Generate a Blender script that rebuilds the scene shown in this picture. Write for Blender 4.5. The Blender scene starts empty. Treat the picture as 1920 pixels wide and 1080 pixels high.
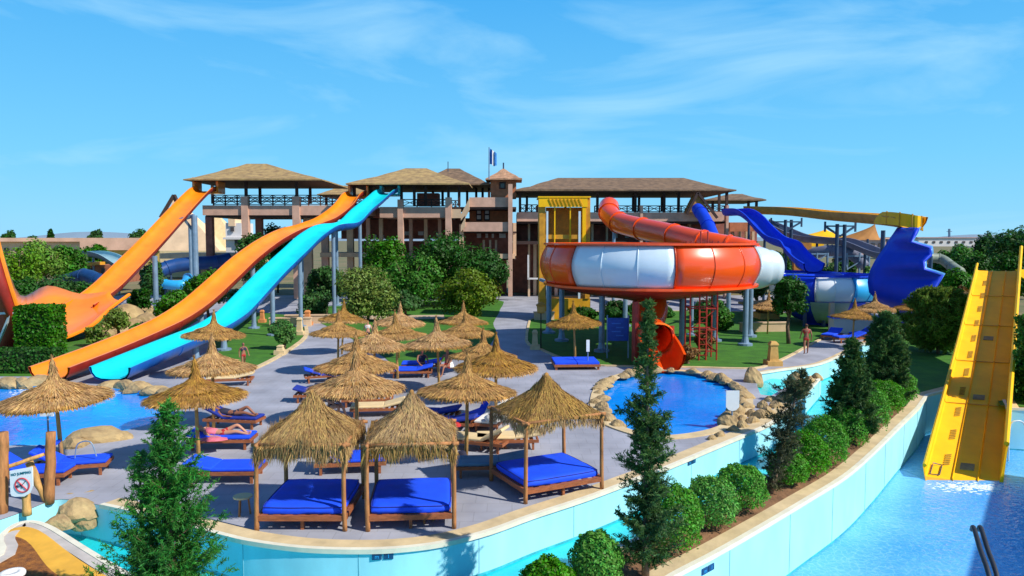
import bpy, math, random
import numpy as np
from mathutils import Vector, Matrix, geometry
random.seed(7)
R = math.radians
sc = bpy.context.scene
COL = sc.collection
# ------------------------------------------------------------------ camera
F = 1400.0; H = 6.5; TANP = 92.0/1400.0; PITCH = math.atan(TANP)
cam_d = bpy.data.cameras.new('camera'); cam = bpy.data.objects.new('camera', cam_d); COL.objects.link(cam)
cam.location = (0, 0, H); cam.rotation_euler = (R(90)-PITCH, 0, 0)
cam_d.sensor_width = 36; cam_d.lens = F/1920*36; cam_d.clip_start = .1; cam_d.clip_end = 4000
sc.camera = cam
# ------------------------------------------------------------------ light
SUN = Vector((1.0, -0.50, 0)).normalized(); EL = R(41)
sdir = Vector((SUN.x*math.cos(EL), SUN.y*math.cos(EL), math.sin(EL)))
ld = bpy.data.lights.new('sun', 'SUN'); ld.energy = 5.0; ld.angle = R(0.5); ld.color = (1.0, .95, .86)
lo = bpy.data.objects.new('sun', ld); COL.objects.link(lo); lo.rotation_euler = sdir.to_track_quat('Z', 'Y').to_euler()
w = bpy.data.worlds.new('World'); sc.world = w; w.use_nodes = True
nt = w.node_tree; N = nt.nodes; L = nt.links; N.clear()
sky = N.new('ShaderNodeTexSky'); sky.sky_type = 'NISHITA'; sky.sun_disc = False
sky.sun_elevation = EL; sky.sun_rotation = math.atan2(SUN.x, SUN.y); sky.air_density = 1.0; sky.dust_density = .15; sky.ozone_density = 2.2
hs = N.new('ShaderNodeHueSaturation'); hs.inputs['Saturation'].default_value = 1.3; hs.inputs['Hue'].default_value = .485
L.new(sky.outputs[0], hs.inputs['Color'])
tc = N.new('ShaderNodeTexCoord'); mp = N.new('ShaderNodeMapping'); mp.inputs['Scale'].default_value = (1.0, 1.0, 4.2); mp.inputs['Rotation'].default_value = (0.0, .25, .5)
L.new(tc.outputs['Generated'], mp.inputs[0])
nz = N.new('ShaderNodeTexNoise'); nz.inputs['Scale'].default_value = 2.3; nz.inputs['Detail'].default_value = 7; nz.inputs['Roughness'].default_value = .55; nz.inputs['Distortion'].default_value = .6
L.new(mp.outputs[0], nz.inputs['Vector'])
cr = N.new('ShaderNodeValToRGB'); cr.color_ramp.elements[0].position = .48; cr.color_ramp.elements[1].position = .74
cr.color_ramp.elements[0].color = (0, 0, 0, 1); cr.color_ramp.elements[1].color = (.68, .68, .68, 1)
L.new(nz.outputs[0], cr.inputs[0])
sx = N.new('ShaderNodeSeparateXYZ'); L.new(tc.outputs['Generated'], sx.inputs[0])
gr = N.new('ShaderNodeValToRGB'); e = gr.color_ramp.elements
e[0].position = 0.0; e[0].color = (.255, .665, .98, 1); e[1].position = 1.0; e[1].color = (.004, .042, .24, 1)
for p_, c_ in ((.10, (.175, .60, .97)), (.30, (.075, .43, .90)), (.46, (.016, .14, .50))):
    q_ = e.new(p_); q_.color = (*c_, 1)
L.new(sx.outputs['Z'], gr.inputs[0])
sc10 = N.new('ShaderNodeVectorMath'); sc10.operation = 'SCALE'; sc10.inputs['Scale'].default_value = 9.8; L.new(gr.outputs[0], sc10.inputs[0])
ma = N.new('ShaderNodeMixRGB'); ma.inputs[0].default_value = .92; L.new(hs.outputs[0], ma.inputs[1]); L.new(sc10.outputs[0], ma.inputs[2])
mx = N.new('ShaderNodeMixRGB'); mx.inputs['Color2'].default_value = (4.6, 7.8, 9.6, 1)
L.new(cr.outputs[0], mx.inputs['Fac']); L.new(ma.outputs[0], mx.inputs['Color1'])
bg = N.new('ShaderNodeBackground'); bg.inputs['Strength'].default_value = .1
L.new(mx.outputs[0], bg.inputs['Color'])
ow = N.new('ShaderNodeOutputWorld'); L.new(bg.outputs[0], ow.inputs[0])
sc.view_settings.view_transform = 'Standard'; sc.view_settings.look = 'None'; sc.view_settings.exposure = .15; sc.view_settings.gamma = 1
# ------------------------------------------------------------------ pixel helpers (photo pixel -> a real point)
cp, sp = math.cos(PITCH), math.sin(PITCH)
def ray(px, py):
    dx = (px-960)/F; dy = -(py-540)/F
    return Vector((dx, cp+dy*sp, dy*cp-sp))
def G(px, py, z=0.0):
    d = ray(px, py); t = (z-H)/d.z
    return Vector((d.x*t, d.y*t, z))
def P(px, py, D):
    d = ray(px, py); t = D/d.y
    return Vector((d.x*t, D, H+d.z*t))
# ------------------------------------------------------------------ materials
MATS = {}
def mat(name, col, rough=.6, var=.15, scale=3.0, bump=0.0, bscale=None, metal=0.0, col2=None, island=0.0, spec=.5, stretch=None, trans=0.0, coat=0.0):
    if name in MATS: return MATS[name]
    m = bpy.data.materials.new(name); m.use_nodes = True; nt = m.node_tree; N = nt.nodes; L = nt.links
    b = N['Principled BSDF']; b.inputs['Roughness'].default_value = rough; b.inputs['Metallic'].default_value = metal
    b.inputs['Specular IOR Level'].default_value = spec
    if coat: b.inputs['Coat Weight'].default_value = coat
    tc = N.new('ShaderNodeTexCoord'); src = tc.outputs['Object']
    if stretch:
        mp = N.new('ShaderNodeMapping'); mp.inputs['Scale'].default_value = stretch; L.new(src, mp.inputs[0]); src = mp.outputs[0]
    nz = N.new('ShaderNodeTexNoise'); nz.inputs['Scale'].default_value = scale; nz.inputs['Detail'].default_value = 5; nz.inputs['Roughness'].default_value = .6
    L.new(src, nz.inputs['Vector'])
    c2 = col2 if col2 else [c*(1-var) for c in col]
    c1 = col if col2 else [min(1, c*(1+var)) for c in col]
    rp = N.new('ShaderNodeValToRGB'); rp.color_ramp.elements[0].position = .32; rp.color_ramp.elements[1].position = .68
    rp.color_ramp.elements[0].color = (*c2, 1); rp.color_ramp.elements[1].color = (*c1, 1)
    L.new(nz.outputs[0], rp.inputs[0]); out = rp.outputs[0]
    if island:
        ge = N.new('ShaderNodeNewGeometry'); h = N.new('ShaderNodeHueSaturation')
        mr = N.new('ShaderNodeMapRange'); mr.inputs['To Min'].default_value = 1-island; mr.inputs['To Max'].default_value = 1+island
        L.new(ge.outputs['Random Per Island'], mr.inputs[0]); L.new(mr.outputs[0], h.inputs['Value']); L.new(out, h.inputs['Color'])
        m2 = N.new('ShaderNodeMapRange'); m2.inputs['To Min'].default_value = .5-island*.06; m2.inputs['To Max'].default_value = .5+island*.04
        L.new(ge.outputs['Random Per Island'], m2.inputs[0]); L.new(m2.outputs[0], h.inputs['Hue'])
        oi = N.new('ShaderNodeObjectInfo'); m3 = N.new('ShaderNodeMapRange'); m3.inputs['To Min'].default_value = .80; m3.inputs['To Max'].default_value = 1.14; L.new(oi.outputs['Random'], m3.inputs[0])
        h2 = N.new('ShaderNodeHueSaturation'); L.new(m3.outputs[0], h2.inputs['Value']); L.new(h.outputs[0], h2.inputs['Color'])
        m4 = N.new('ShaderNodeMapRange'); m4.inputs['To Min'].default_value = 1.08; m4.inputs['To Max'].default_value = .86; L.new(oi.outputs['Random'], m4.inputs[0]); L.new(m4.outputs[0], h2.inputs['Saturation'])
        out = h2.outputs[0]
    L.new(out, b.inputs['Base Color'])
    if bump:
        n2 = N.new('ShaderNodeTexNoise'); n2.inputs['Scale'].default_value = bscale or scale*6; n2.inputs['Detail'].default_value = 4
        L.new(src, n2.inputs['Vector']); bp = N.new('ShaderNodeBump'); bp.inputs['Strength'].default_value = bump; bp.inputs['Distance'].default_value = .05
        L.new(n2.outputs[0], bp.inputs['Height']); L.new(bp.outputs[0], b.inputs['Normal'])
    if trans:
        tr = N.new('ShaderNodeBsdfTranslucent'); L.new(out, tr.inputs[0]); mxx = N.new('ShaderNodeMixShader'); mxx.inputs[0].default_value = trans
        o = N['Material Output']; L.new(b.outputs[0], mxx.inputs[1]); L.new(tr.outputs[0], mxx.inputs[2]); L.new(mxx.outputs[0], o.inputs[0])
    MATS[name] = m; return m
def tilemat(name, c1, c2, mortar, sx, sy, rough=.7, bump=.3):
    m = bpy.data.materials.new(name); m.use_nodes = True; N = m.node_tree.nodes; L = m.node_tree.links; b = N['Principled BSDF']
    tc = N.new('ShaderNodeTexCoord'); br = N.new('ShaderNodeTexBrick'); br.inputs['Scale'].default_value = 1
    br.inputs['Brick Width'].default_value = sx; br.inputs['Row Height'].default_value = sy; br.inputs['Mortar Size'].default_value = .012
    br.inputs['Color1'].default_value = (*c1, 1); br.inputs['Color2'].default_value = (*c2, 1); br.inputs['Mortar'].default_value = (*mortar, 1)
    L.new(tc.outputs['Object'], br.inputs['Vector'])
    nz = N.new('ShaderNodeTexNoise'); nz.inputs['Scale'].default_value = .6; nz.inputs['Detail'].default_value = 6; L.new(tc.outputs['Object'], nz.inputs['Vector'])
    mr = N.new('ShaderNodeMapRange'); mr.inputs['From Min'].default_value = .3; mr.inputs['From Max'].default_value = .7; mr.inputs['To Min'].default_value = .74; mr.inputs['To Max'].default_value = 1.16; L.new(nz.outputs[0], mr.inputs[0])
    h = N.new('ShaderNodeHueSaturation'); L.new(br.outputs[0], h.inputs['Color']); L.new(mr.outputs[0], h.inputs['Value']); L.new(h.outputs[0], b.inputs['Base Color'])
    b.inputs['Roughness'].default_value = rough; MATS[name] = m; return m
def watermat(name, c1, c2, scale=.5, bscale=3.0, bump=.25, rough=.08, spec=.5, speck=None):
    m = bpy.data.materials.new(name); m.use_nodes = True; N = m.node_tree.nodes; L = m.node_tree.links; b = N['Principled BSDF']
    tc = N.new('ShaderNodeTexCoord'); nz = N.new('ShaderNodeTexNoise'); nz.inputs['Scale'].default_value = scale; nz.inputs['Detail'].default_value = 6
    L.new(tc.outputs['Object'], nz.inputs['Vector']); rp = N.new('ShaderNodeValToRGB'); rp.color_ramp.elements[0].position = .35; rp.color_ramp.elements[1].position = .65
    rp.color_ramp.elements[0].color = (*c1, 1); rp.color_ramp.elements[1].color = (*c2, 1); L.new(nz.outputs[0], rp.inputs[0]); out = rp.outputs[0]
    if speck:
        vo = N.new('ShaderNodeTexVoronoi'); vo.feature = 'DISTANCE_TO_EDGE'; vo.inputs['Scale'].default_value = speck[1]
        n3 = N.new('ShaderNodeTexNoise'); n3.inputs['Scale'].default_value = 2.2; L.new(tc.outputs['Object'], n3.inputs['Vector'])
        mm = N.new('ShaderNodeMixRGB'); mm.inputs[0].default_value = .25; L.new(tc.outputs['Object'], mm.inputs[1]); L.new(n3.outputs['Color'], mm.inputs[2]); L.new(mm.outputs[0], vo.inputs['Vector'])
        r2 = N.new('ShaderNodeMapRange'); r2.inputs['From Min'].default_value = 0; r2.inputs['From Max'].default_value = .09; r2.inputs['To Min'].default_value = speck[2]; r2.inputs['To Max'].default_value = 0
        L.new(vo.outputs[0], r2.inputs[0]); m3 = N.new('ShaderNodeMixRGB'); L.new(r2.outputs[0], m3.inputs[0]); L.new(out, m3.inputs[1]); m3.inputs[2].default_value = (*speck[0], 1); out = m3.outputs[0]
    L.new(out, b.inputs['Base Color']); b.inputs['Roughness'].default_value = rough; b.inputs['IOR'].default_value = 1.33; b.inputs['Specular IOR Level'].default_value = spec
    n2 = N.new('ShaderNodeTexNoise'); n2.inputs['Scale'].default_value = bscale; n2.inputs['Detail'].default_value = 4; n2.inputs['Distortion'].default_value = .5; L.new(tc.outputs['Object'], n2.inputs['Vector'])
    bp = N.new('ShaderNodeBump'); bp.inputs['Strength'].default_value = bump; bp.inputs['Distance'].default_value = .12; L.new(n2.outputs[0], bp.inputs['Height']); L.new(bp.outputs[0], b.inputs['Normal'])
    MATS[name] = m; return m
# colours (linear)
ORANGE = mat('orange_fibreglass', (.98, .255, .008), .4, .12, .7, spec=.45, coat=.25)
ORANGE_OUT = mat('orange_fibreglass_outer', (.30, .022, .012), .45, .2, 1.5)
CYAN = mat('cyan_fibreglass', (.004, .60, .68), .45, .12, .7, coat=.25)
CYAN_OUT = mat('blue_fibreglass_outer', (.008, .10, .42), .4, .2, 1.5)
REDP = mat('red_fibreglass', (.88, .085, .006), .28, .06, 1.0, coat=.4)
WHITEP = mat('white_fibreglass', (.62, .72, .78), .26, .04, 1.0, coat=.4)
BLUEP = mat('blue_fibreglass', (.004, .045, .60), .5, .08, 1.0, spec=.3)
LBLUEP = mat('light_blue_fibreglass', (.03, .40, .80), .35, .08, 1.0, coat=.3)
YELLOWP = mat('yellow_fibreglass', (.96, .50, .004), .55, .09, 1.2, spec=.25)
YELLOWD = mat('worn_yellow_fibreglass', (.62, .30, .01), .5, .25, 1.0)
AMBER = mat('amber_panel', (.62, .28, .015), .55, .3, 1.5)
DULLF = mat('grey_violet_fibreglass', (.16, .17, .24), .5, .2, 1)
STEEL = mat('blue_grey_painted_steel', (.20, .30, .42), .45, .15, 2, metal=.2)
DSTEEL = mat('dark_blue_steel', (.03, .06, .12), .5, .2, 2)
REDSTEEL = mat('red_painted_steel', (.38, .03, .015), .5, .3, 3)
CONC = mat('pinkish_render', (.60, .355, .255), .9, .14, 1.2, bump=.1)
CONC2 = mat('sandy_render', (.62, .43, .27), .9, .14, 1.2, bump=.1)
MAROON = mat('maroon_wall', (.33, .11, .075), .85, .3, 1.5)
BRICK = mat('terracotta_wall', (.48, .16, .07), .9, .2, 2.5)
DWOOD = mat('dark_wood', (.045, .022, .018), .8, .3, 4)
WOOD = mat('log_wood', (.40, .17, .055), .75, .35, 4, bump=.2, stretch=(3, 3, .6))
WOODL = mat('light_log_wood', (.55, .30, .09), .75, .35, 4, bump=.2, stretch=(3, 3, .6))
WOODR = mat('reddish_frame_wood', (.32, .10, .035), .6, .3, 5, stretch=(1, 4, 4))
STRAW = mat('straw', (.50, .275, .07), .9, .3, 2.2, island=.28, trans=.08)
STRAWC = mat('straw_core', (.34, .17, .045), .95, .4, 6)
STRAWG = mat('fringe_straw', (.50, .29, .075), .9, .35, 1.4, island=.32, trans=.08, col2=(.33, .21, .075))
ROOFT = mat('pavilion_thatch', (.46, .31, .12), .95, .4, 1.6, bump=.6, bscale=5, col2=(.24, .15, .07))
ROOFD = mat('brown_thatch', (.26, .16, .09), .95, .4, 1.6, bump=.6, bscale=5, col2=(.12, .075, .045))
BLUEC = mat('royal_blue_canvas', (.004, .075, .86), .75, .12, 2, bump=.15, bscale=5)
BLUEN = mat('navy_canvas', (.01, .03, .30), .75, .2, 2, bump=.15, bscale=5)
GREYC = mat('faded_blue_canvas', (.10, .22, .34), .8, .2, 2)
CREAM = mat('cream_canvas', (.74, .56, .30), .8, .1, 2)
TOWEL = mat('white_towel', (.80, .78, .72), .95, .06, 6, bump=.3)
STONE = mat('beige_stone', (.50, .36, .17), .95, .3, 1.6, bump=.7, bscale=5, col2=(.27, .18, .09))
STONEP = mat('sandy_coping', (.62, .47, .26), .85, .18, 1.5, bump=.15)
COPEW = mat('pale_coping_edge', (.74, .70, .55), .8, .1, 2)
WALLC = mat('cyan_pool_paint', (.36, .76, .87), .55, .10, 1.3, bump=.06, bscale=2, stretch=(1, 1, .35))
PLATE = mat('dark_blue_tile', (.01, .06, .16), .4, .2, 8)
SIGNW = mat('sign_white', (.80, .84, .86), .5, .03, 3)
SIGNB = mat('sign_blue', (.01, .06, .36), .5, .2, 6)
SIGNR = mat('sign_red', (.55, .04, .06), .5, .05, 3)
SIGNT = mat('sign_teal', (.01, .16, .22), .5, .05, 3)
BLACK = mat('black_rubber', (.02, .022, .03), .6, .3, 4)
SOIL = mat('soil', (.20, .10, .045), .95, .4, 3, bump=.5)
SOILO = mat('orange_mulch', (.42, .15, .02), .95, .4, 7, bump=.6, col2=(.14, .045, .012))
GRASS = mat('lawn_grass', (.055, .20, .006), .9, .3, 1.2, bump=.5, bscale=14, col2=(.028, .12, .004))
GROUND = mat('dry_ground', (.26, .18, .09), .95, .3, .15, bump=.2, col2=(.10, .13, .04))
TAN = mat('tan_building', (.80, .55, .34), .9, .15, .4)
TANR = mat('tan_roof', (.80, .47, .32), .9, .2, .3)
YWALL = mat('yellow_wall', (.70, .46, .12), .9, .1, .5)
WHITEW = mat('white_wall', (.70, .66, .64), .9, .08, .3)
BARK = mat('bark', (.16, .10, .06), .9, .3, 5, bump=.4)
SKIN = mat('skin', (.55, .26, .16), .6, .08, 5)
SKIND = mat('tanned_skin', (.30, .12, .07), .6, .08, 5)
HAIR = mat('dark_hair', (.02, .012, .01), .7, .3, 8)
REDC = mat('red_cloth', (.45, .02, .02), .8, .15, 5)
PINKC = mat('pink_cloth', (.70, .16, .22), .85, .25, 7)
DARKC = mat('dark_cloth', (.02, .02, .05), .8, .2, 5)
LAMPM = mat('amber_lantern', (.50, .26, .04), .4, .1, 5)
PAVE = tilemat('grey_paving', (.37, .375, .425), (.345, .35, .40), (.30, .305, .34), .6, .6)
PATHM = mat('pale_path', (.50, .38, .26), .9, .15, 2)
def leafmat(n, a, b, isl=.45): return mat(n, a, .55, .3, .9, col2=b, island=isl, trans=.28, spec=.3)
LF_DARK = leafmat('dark_green_leaves', (.040, .165, .012), (.014, .070, .007))
LF_MID = leafmat('green_leaves', (.075, .27, .014), (.030, .13, .008))
LF_LIGHT = leafmat('light_green_leaves', (.19, .37, .02), (.08, .21, .014))
LF_OLIVE = leafmat('olive_leaves', (.20, .29, .025), (.08, .15, .014))
LF_BUSH = leafmat('bright_hedge_leaves', (.13, .43, .022), (.05, .22, .012))
LF_CON = leafmat('conifer_needles', (.085, .34, .05), (.030, .16, .030))
LF_COND = leafmat('dark_conifer_needles', (.085, .19, .026), (.030, .085, .018))
LF_DRY = leafmat('dry_leaves', (.30, .13, .03), (.12, .08, .02))
W_LEFT = watermat('blue_pool_water', (.002, .23, .82), (.006, .36, 1.0), .22, 2.5, .2)
W_RIV = watermat('turquoise_river_water', (.008, .50, .58), (.03, .64, .66), .35, 2.2, .2)
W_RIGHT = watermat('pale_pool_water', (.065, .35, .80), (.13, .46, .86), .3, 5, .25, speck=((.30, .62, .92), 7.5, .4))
# ------------------------------------------------------------------ mesh builder
class MB:
    def __init__(s): s.v = []; s.f = []; s.mi = []; s.cur = 0
    def face(s, idx): s.f.append(tuple(idx)); s.mi.append(s.cur)
    def box(s, c, d, rz=0, rot=None):
        hx, hy, hz = d[0]/2, d[1]/2, d[2]/2; n = len(s.v)
        M = rot if rot else Matrix.Rotation(rz, 3, 'Z'); c = Vector(c)
        for x, y, z in ((-1,-1,-1),(1,-1,-1),(1,1,-1),(-1,1,-1),(-1,-1,1),(1,-1,1),(1,1,1),(-1,1,1)):
            s.v.append(c + M @ Vector((x*hx, y*hy, z*hz)))
        for q in ((0,3,2,1),(4,5,6,7),(0,1,5,4),(1,2,6,5),(2,3,7,6),(3,0,4,7)): s.face([n+i for i in q])
        return s
    def bar(s, a, b, t, t2=None):
        a, b = Vector(a), Vector(b); d = b-a; q = d.to_track_quat('Z', 'Y').to_matrix()
        return s.box((a+b)/2, (t, t2 or t, d.length), rot=q)
    def tube(s, pts, r, n=8, caps=True):
        pts = [Vector(p) for p in pts]; k = len(pts); rs = r if isinstance(r, (list, tuple)) else [r]*k
        base = len(s.v); up = Vector((0, 0, 1)); prev = None
        for i, p in enumerate(pts):
            d = (pts[min(i+1, k-1)]-pts[max(i-1, 0)]).normalized()
            a = prev if prev is not None else (Vector((1, 0, 0)) if abs(d.z) > .9 else up)
            x = (a - d*a.dot(d)); x = x.normalized() if x.length > 1e-6 else d.orthogonal().normalized(); prev = x; y = d.cross(x)
            for j in range(n):
                t = 2*math.pi*j/n; s.v.append(p + (x*math.cos(t)+y*math.sin(t))*rs[i])
        for i in range(k-1):
            for j in range(n):
                a = base+i*n+j; b = base+i*n+(j+1) % n; s.face((a, b, b+n, a+n))
        if caps:
            s.face([base+j for j in range(n)][::-1]); s.face([base+(k-1)*n+j for j in range(n)])
        return s
    def lathe(s, prof, c=(0, 0, 0), n=24, a0=0, a1=360, close=True):
        c = Vector(c); base = len(s.v); full = abs(a1-a0) >= 359.9; m = n if full else n+1
        for r, z in prof:
            for j in range(m):
                t = R(a0+(a1-a0)*j/n); s.v.append(c+Vector((r*math.cos(t), r*math.sin(t), z)))
        for i in range(len(prof)-1):
            for j in range(n):
                b = (j+1) % m; s.face((base+i*m+j, base+i*m+b, base+(i+1)*m+b, base+(i+1)*m+j))
        return s
    def loft(s, rows, closed=True, caps=True):
        base = len(s.v); n = len(rows[0])
        for r_ in rows: s.v.extend(Vector(p) for p in r_)
        for i in range(len(rows)-1):
            for j in range(n if closed else n-1):
                b = (j+1) % n; s.face((base+i*n+j, base+i*n+b, base+(i+1)*n+b, base+(i+1)*n+j))
        if caps and closed:
            s.face([base+j for j in range(n)][::-1]); s.face([base+(len(rows)-1)*n+j for j in range(n)])
        return s
    def prism(s, poly, z0, z1):
        n = len(poly); return s.loft([[(p[0], p[1], z0) for p in poly], [(p[0], p[1], z1) for p in poly]])
    def build(s, name, m, parent=None, smooth=False, origin=None):
        me = bpy.data.meshes.new(name)
        if parent is not None: o_ = parent.matrix_world.inverted() if False else None; off = parent.get('_o', (0, 0, 0)) if origin is None else origin
        else:
            if origin is None:
                xs = np.array([tuple(v) for v in s.v]); origin = ((xs[:, 0].min()+xs[:, 0].max())/2, (xs[:, 1].min()+xs[:, 1].max())/2, xs[:, 2].min())
            off = origin
        off = Vector(off)
        me.from_pydata([tuple(Vector(v)-off) for v in s.v], [], s.f)
        ms = m if isinstance(m, (list, tuple)) else [m]
        for x in ms: me.materials.append(x)
        if len(ms) > 1: me.polygons.foreach_set('material_index', s.mi)
        if smooth: me.polygons.foreach_set('use_smooth', [True]*len(me.polygons))
        me.update()
        o = bpy.data.objects.new(name, me); COL.objects.link(o)
        if parent is not None: o.parent = parent
        else: o.location = off
        return o
def autosmooth(o, ang=40):
    me = o.data; me.polygons.foreach_set('use_smooth', [True]*len(me.polygons)); me.set_sharp_from_angle(angle=R(ang)); return o
def tag(o, label=None, cat=None, group=None, kind=None):
    if label: o['label'] = label
    if cat: o['category'] = cat
    if group: o['group'] = group
    if kind: o['kind'] = kind
    return o
def thing(name, label, cat, loc=(0, 0, 0), rz=0, group=None):
    """Empty at the base. Parts built in local coordinates; use world=True builders through part()."""
    o = bpy.data.objects.new(name, None); COL.objects.link(o); o.location = loc; o.rotation_euler = (0, 0, rz); o.empty_display_size = .2
    return tag(o, label, cat, group)
def part(mb, name, m, parent, smooth=False, world=True):
    """parent has no rotation when world=True: vertices are given in world coordinates."""
    off = (0, 0, 0)
    if world:
        off = Vector(parent.location)
        if parent.parent: off = off + Vector(parent.parent.location)
    return mb.build(name, m, parent, smooth, origin=off)
def dup(root, loc, rz=0, scale=1, label=None, group=None):
    def cp_(o, par):
        c = o.copy(); COL.objects.link(c)
        if par: c.parent = par
        for ch in list(kids.get(o.name, ())): cp_(ch, c)
        return c
    kids = {}
    def walk(o):
        kids[o.name] = list(o.children)
        for c in o.children: walk(c)
    walk(root)
    r_ = cp_(root, None); r_.location = loc; r_.rotation_euler = (0, 0, rz)
    r_.scale = (scale,)*3 if not isinstance(scale, (tuple, list)) else scale
    if label: r_['label'] = label
    if group: r_['group'] = group
    return r_
def spline(pts, n=6):
    pts = [Vector(p) for p in pts]; out = []
    for i in range(len(pts)-1):
        p0 = pts[max(i-1, 0)]; p1 = pts[i]; p2 = pts[i+1]; p3 = pts[min(i+2, len(pts)-1)]
        for k in range(n):
            t = k/n; out.append(.5*((2*p1)+(-p0+p2)*t+(2*p0-5*p1+4*p2-p3)*t*t+(-p0+3*p1-3*p2+p3)*t**3))
    out.append(pts[-1]); return out
def closed_spline(pts, n=6):
    pts = [Vector(p) for p in pts]; k = len(pts); out = []
    for i in range(k):
        p0, p1, p2, p3 = pts[(i-1) % k], pts[i], pts[(i+1) % k], pts[(i+2) % k]
        for j in range(n):
            t = j/n; out.append(.5*((2*p1)+(-p0+p2)*t+(2*p0-5*p1+4*p2-p3)*t*t+(-p0+3*p1-3*p2+p3)*t**3))
    return out
def offset(pl, d, closed=False):
    out = []; k = len(pl)
    for i, p in enumerate(pl):
        a = pl[(i-1) % k] if closed else pl[max(i-1, 0)]; b = pl[(i+1) % k] if closed else pl[min(i+1, k-1)]
        t = (b-a); t = Vector((t.x, t.y, 0)).normalized(); out.append(Vector((p.x-t.y*d, p.y+t.x*d, p.z)))
    return out
def sheet(name, outer, z, m, holes=(), kind='structure'):
    loops = [[Vector((p[0], p[1], 0)) for p in outer]]+[[Vector((p[0], p[1], 0)) for p in h] for h in holes]
    tris = geometry.tessellate_polygon(loops); vs = [v for l in loops for v in l]
    mb = MB(); mb.v = [Vector((v.x, v.y, z)) for v in vs]
    for a, b, c in tris:
        n = (vs[b]-vs[a]).cross(vs[c]-vs[a])
        if n.length < 1e-9: continue
        mb.face((a, b, c) if n.z > 0 else (a, c, b))
    o = mb.build(name, m, origin=(0, 0, 0)); 
    if kind: o['kind'] = kind
    return o
def strip(mb, pl, d0, d1, z0, z1, closed=False):
    a = offset(pl, d0, closed); b = offset(pl, d1, closed)
    rows = [[(p.x, p.y, z0), (q.x, q.y, z0), (q.x, q.y, z1), (p.x, p.y, z1)] for p, q in zip(a, b)]
    if closed: rows.append(rows[0])
    return mb.loft(rows, True, not closed)
# ------------------------------------------------------------------ leaves (numpy)
def quads(name, C, T, B, m, parent=None, loc=None):
    """diamond leaves: centre C, half axes T and B"""
    n = len(C); V = np.empty((n, 4, 3)); V[:, 0] = C-T; V[:, 1] = C+B; V[:, 2] = C+T; V[:, 3] = C-B
    me = bpy.data.meshes.new(name); me.vertices.add(n*4); me.vertices.foreach_set('co', V.reshape(-1)); me.loops.add(n*4); me.loops.foreach_set('vertex_index', np.arange(n*4, dtype=np.int32))
    me.polygons.add(n); me.polygons.foreach_set('loop_start', np.arange(0, n*4, 4, dtype=np.int32)); me.update(calc_edges=True); me.validate(); me.materials.append(m)
    o = bpy.data.objects.new(name, me); COL.objects.link(o)
    if parent is not None: o.parent = parent
    if loc is not None: o.location = loc
    return o
def unit(a): return a/np.maximum(np.linalg.norm(a, axis=1, keepdims=True), 1e-9)
def leafaxes(rng, nrm, size, asp=.5):
    t = unit(np.cross(nrm, rng.normal(size=nrm.shape))); b = np.cross(nrm, t); s = size*rng.uniform(.6, 1.3, (len(nrm), 1))
    return t*s, b*s*asp
def crown_pts(rng, c, rad, ncl, nper, clr=.36, low=-.5):
    cs = []; ns = []; rad = np.array(rad)
    for i in range(ncl):
        d = rng.normal(size=3); d /= np.linalg.norm(d)
        if d[2] < low: d[2] = -d[2]
        q = d*rng.uniform(.35, .8); r_ = clr*rng.uniform(.65, 1.25)
        dd = unit(rng.normal(size=(nper, 3))); rr = rng.uniform(.55, 1.08, (nper, 1))
        cs.append((q+dd*r_*rr)*rad); ns.append(unit(dd+rng.normal(size=dd.shape)*.45+np.array([0, 0, .25])))
    return np.vstack(cs)+np.array(c), np.vstack(ns)
def crown(name, seed, c, rad, ncl, nper, size, m, parent, clr=.36, low=-.5, asp=.55):
    rng = np.random.default_rng(seed); C, Nn = crown_pts(rng, c, rad, ncl, nper, clr, low); T, B = leafaxes(rng, Nn, size, asp)
    return quads(name, C, T, B, m, parent)
def limbs(mb, rng, base, top, r, crad, nl=5):
    base, top = Vector(base), Vector(top); mid = base.lerp(top, .5)+Vector((rng.uniform(-.15, .15), rng.uniform(-.15, .15), 0))
    mb.tube([base, mid, top], [r, r*.75, r*.5], 7)
    for i in range(nl):
        a = 2*math.pi*i/nl+rng.uniform(-.4, .4); e = top+Vector((math.cos(a)*crad*.6, math.sin(a)*crad*.6, crad*rng.uniform(.2, .7)))
        s_ = base.lerp(top, rng.uniform(.6, .95)); mb.tube([s_, s_.lerp(e, .5)+Vector((0, 0, .1)), e], [r*.45, r*.3, r*.12], 5)
def tree(name, label, loc, hgt, rad, m, seed, group=None, trunk=.3, ncl=26, nper=170, size=.22, tr=.16, low=-.35, cat='tree'):
    """loc base; rad = (rx, ry, rz) of the crown; crown top reaches hgt"""
    t = thing(name, label, cat, loc, 0, group); rng = np.random.default_rng(seed); mb = MB()
    cz = hgt-rad[2]; limbs(mb, rng, (0, 0, -.05), (0, 0, max(cz*.75, .3)), tr, rad[0], 6)
    part(mb, 'trunk', BARK, t, True, world=False)
    crown('crown', seed, (0, 0, cz), rad, ncl, nper, size, m, t, low=low); return t
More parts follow.
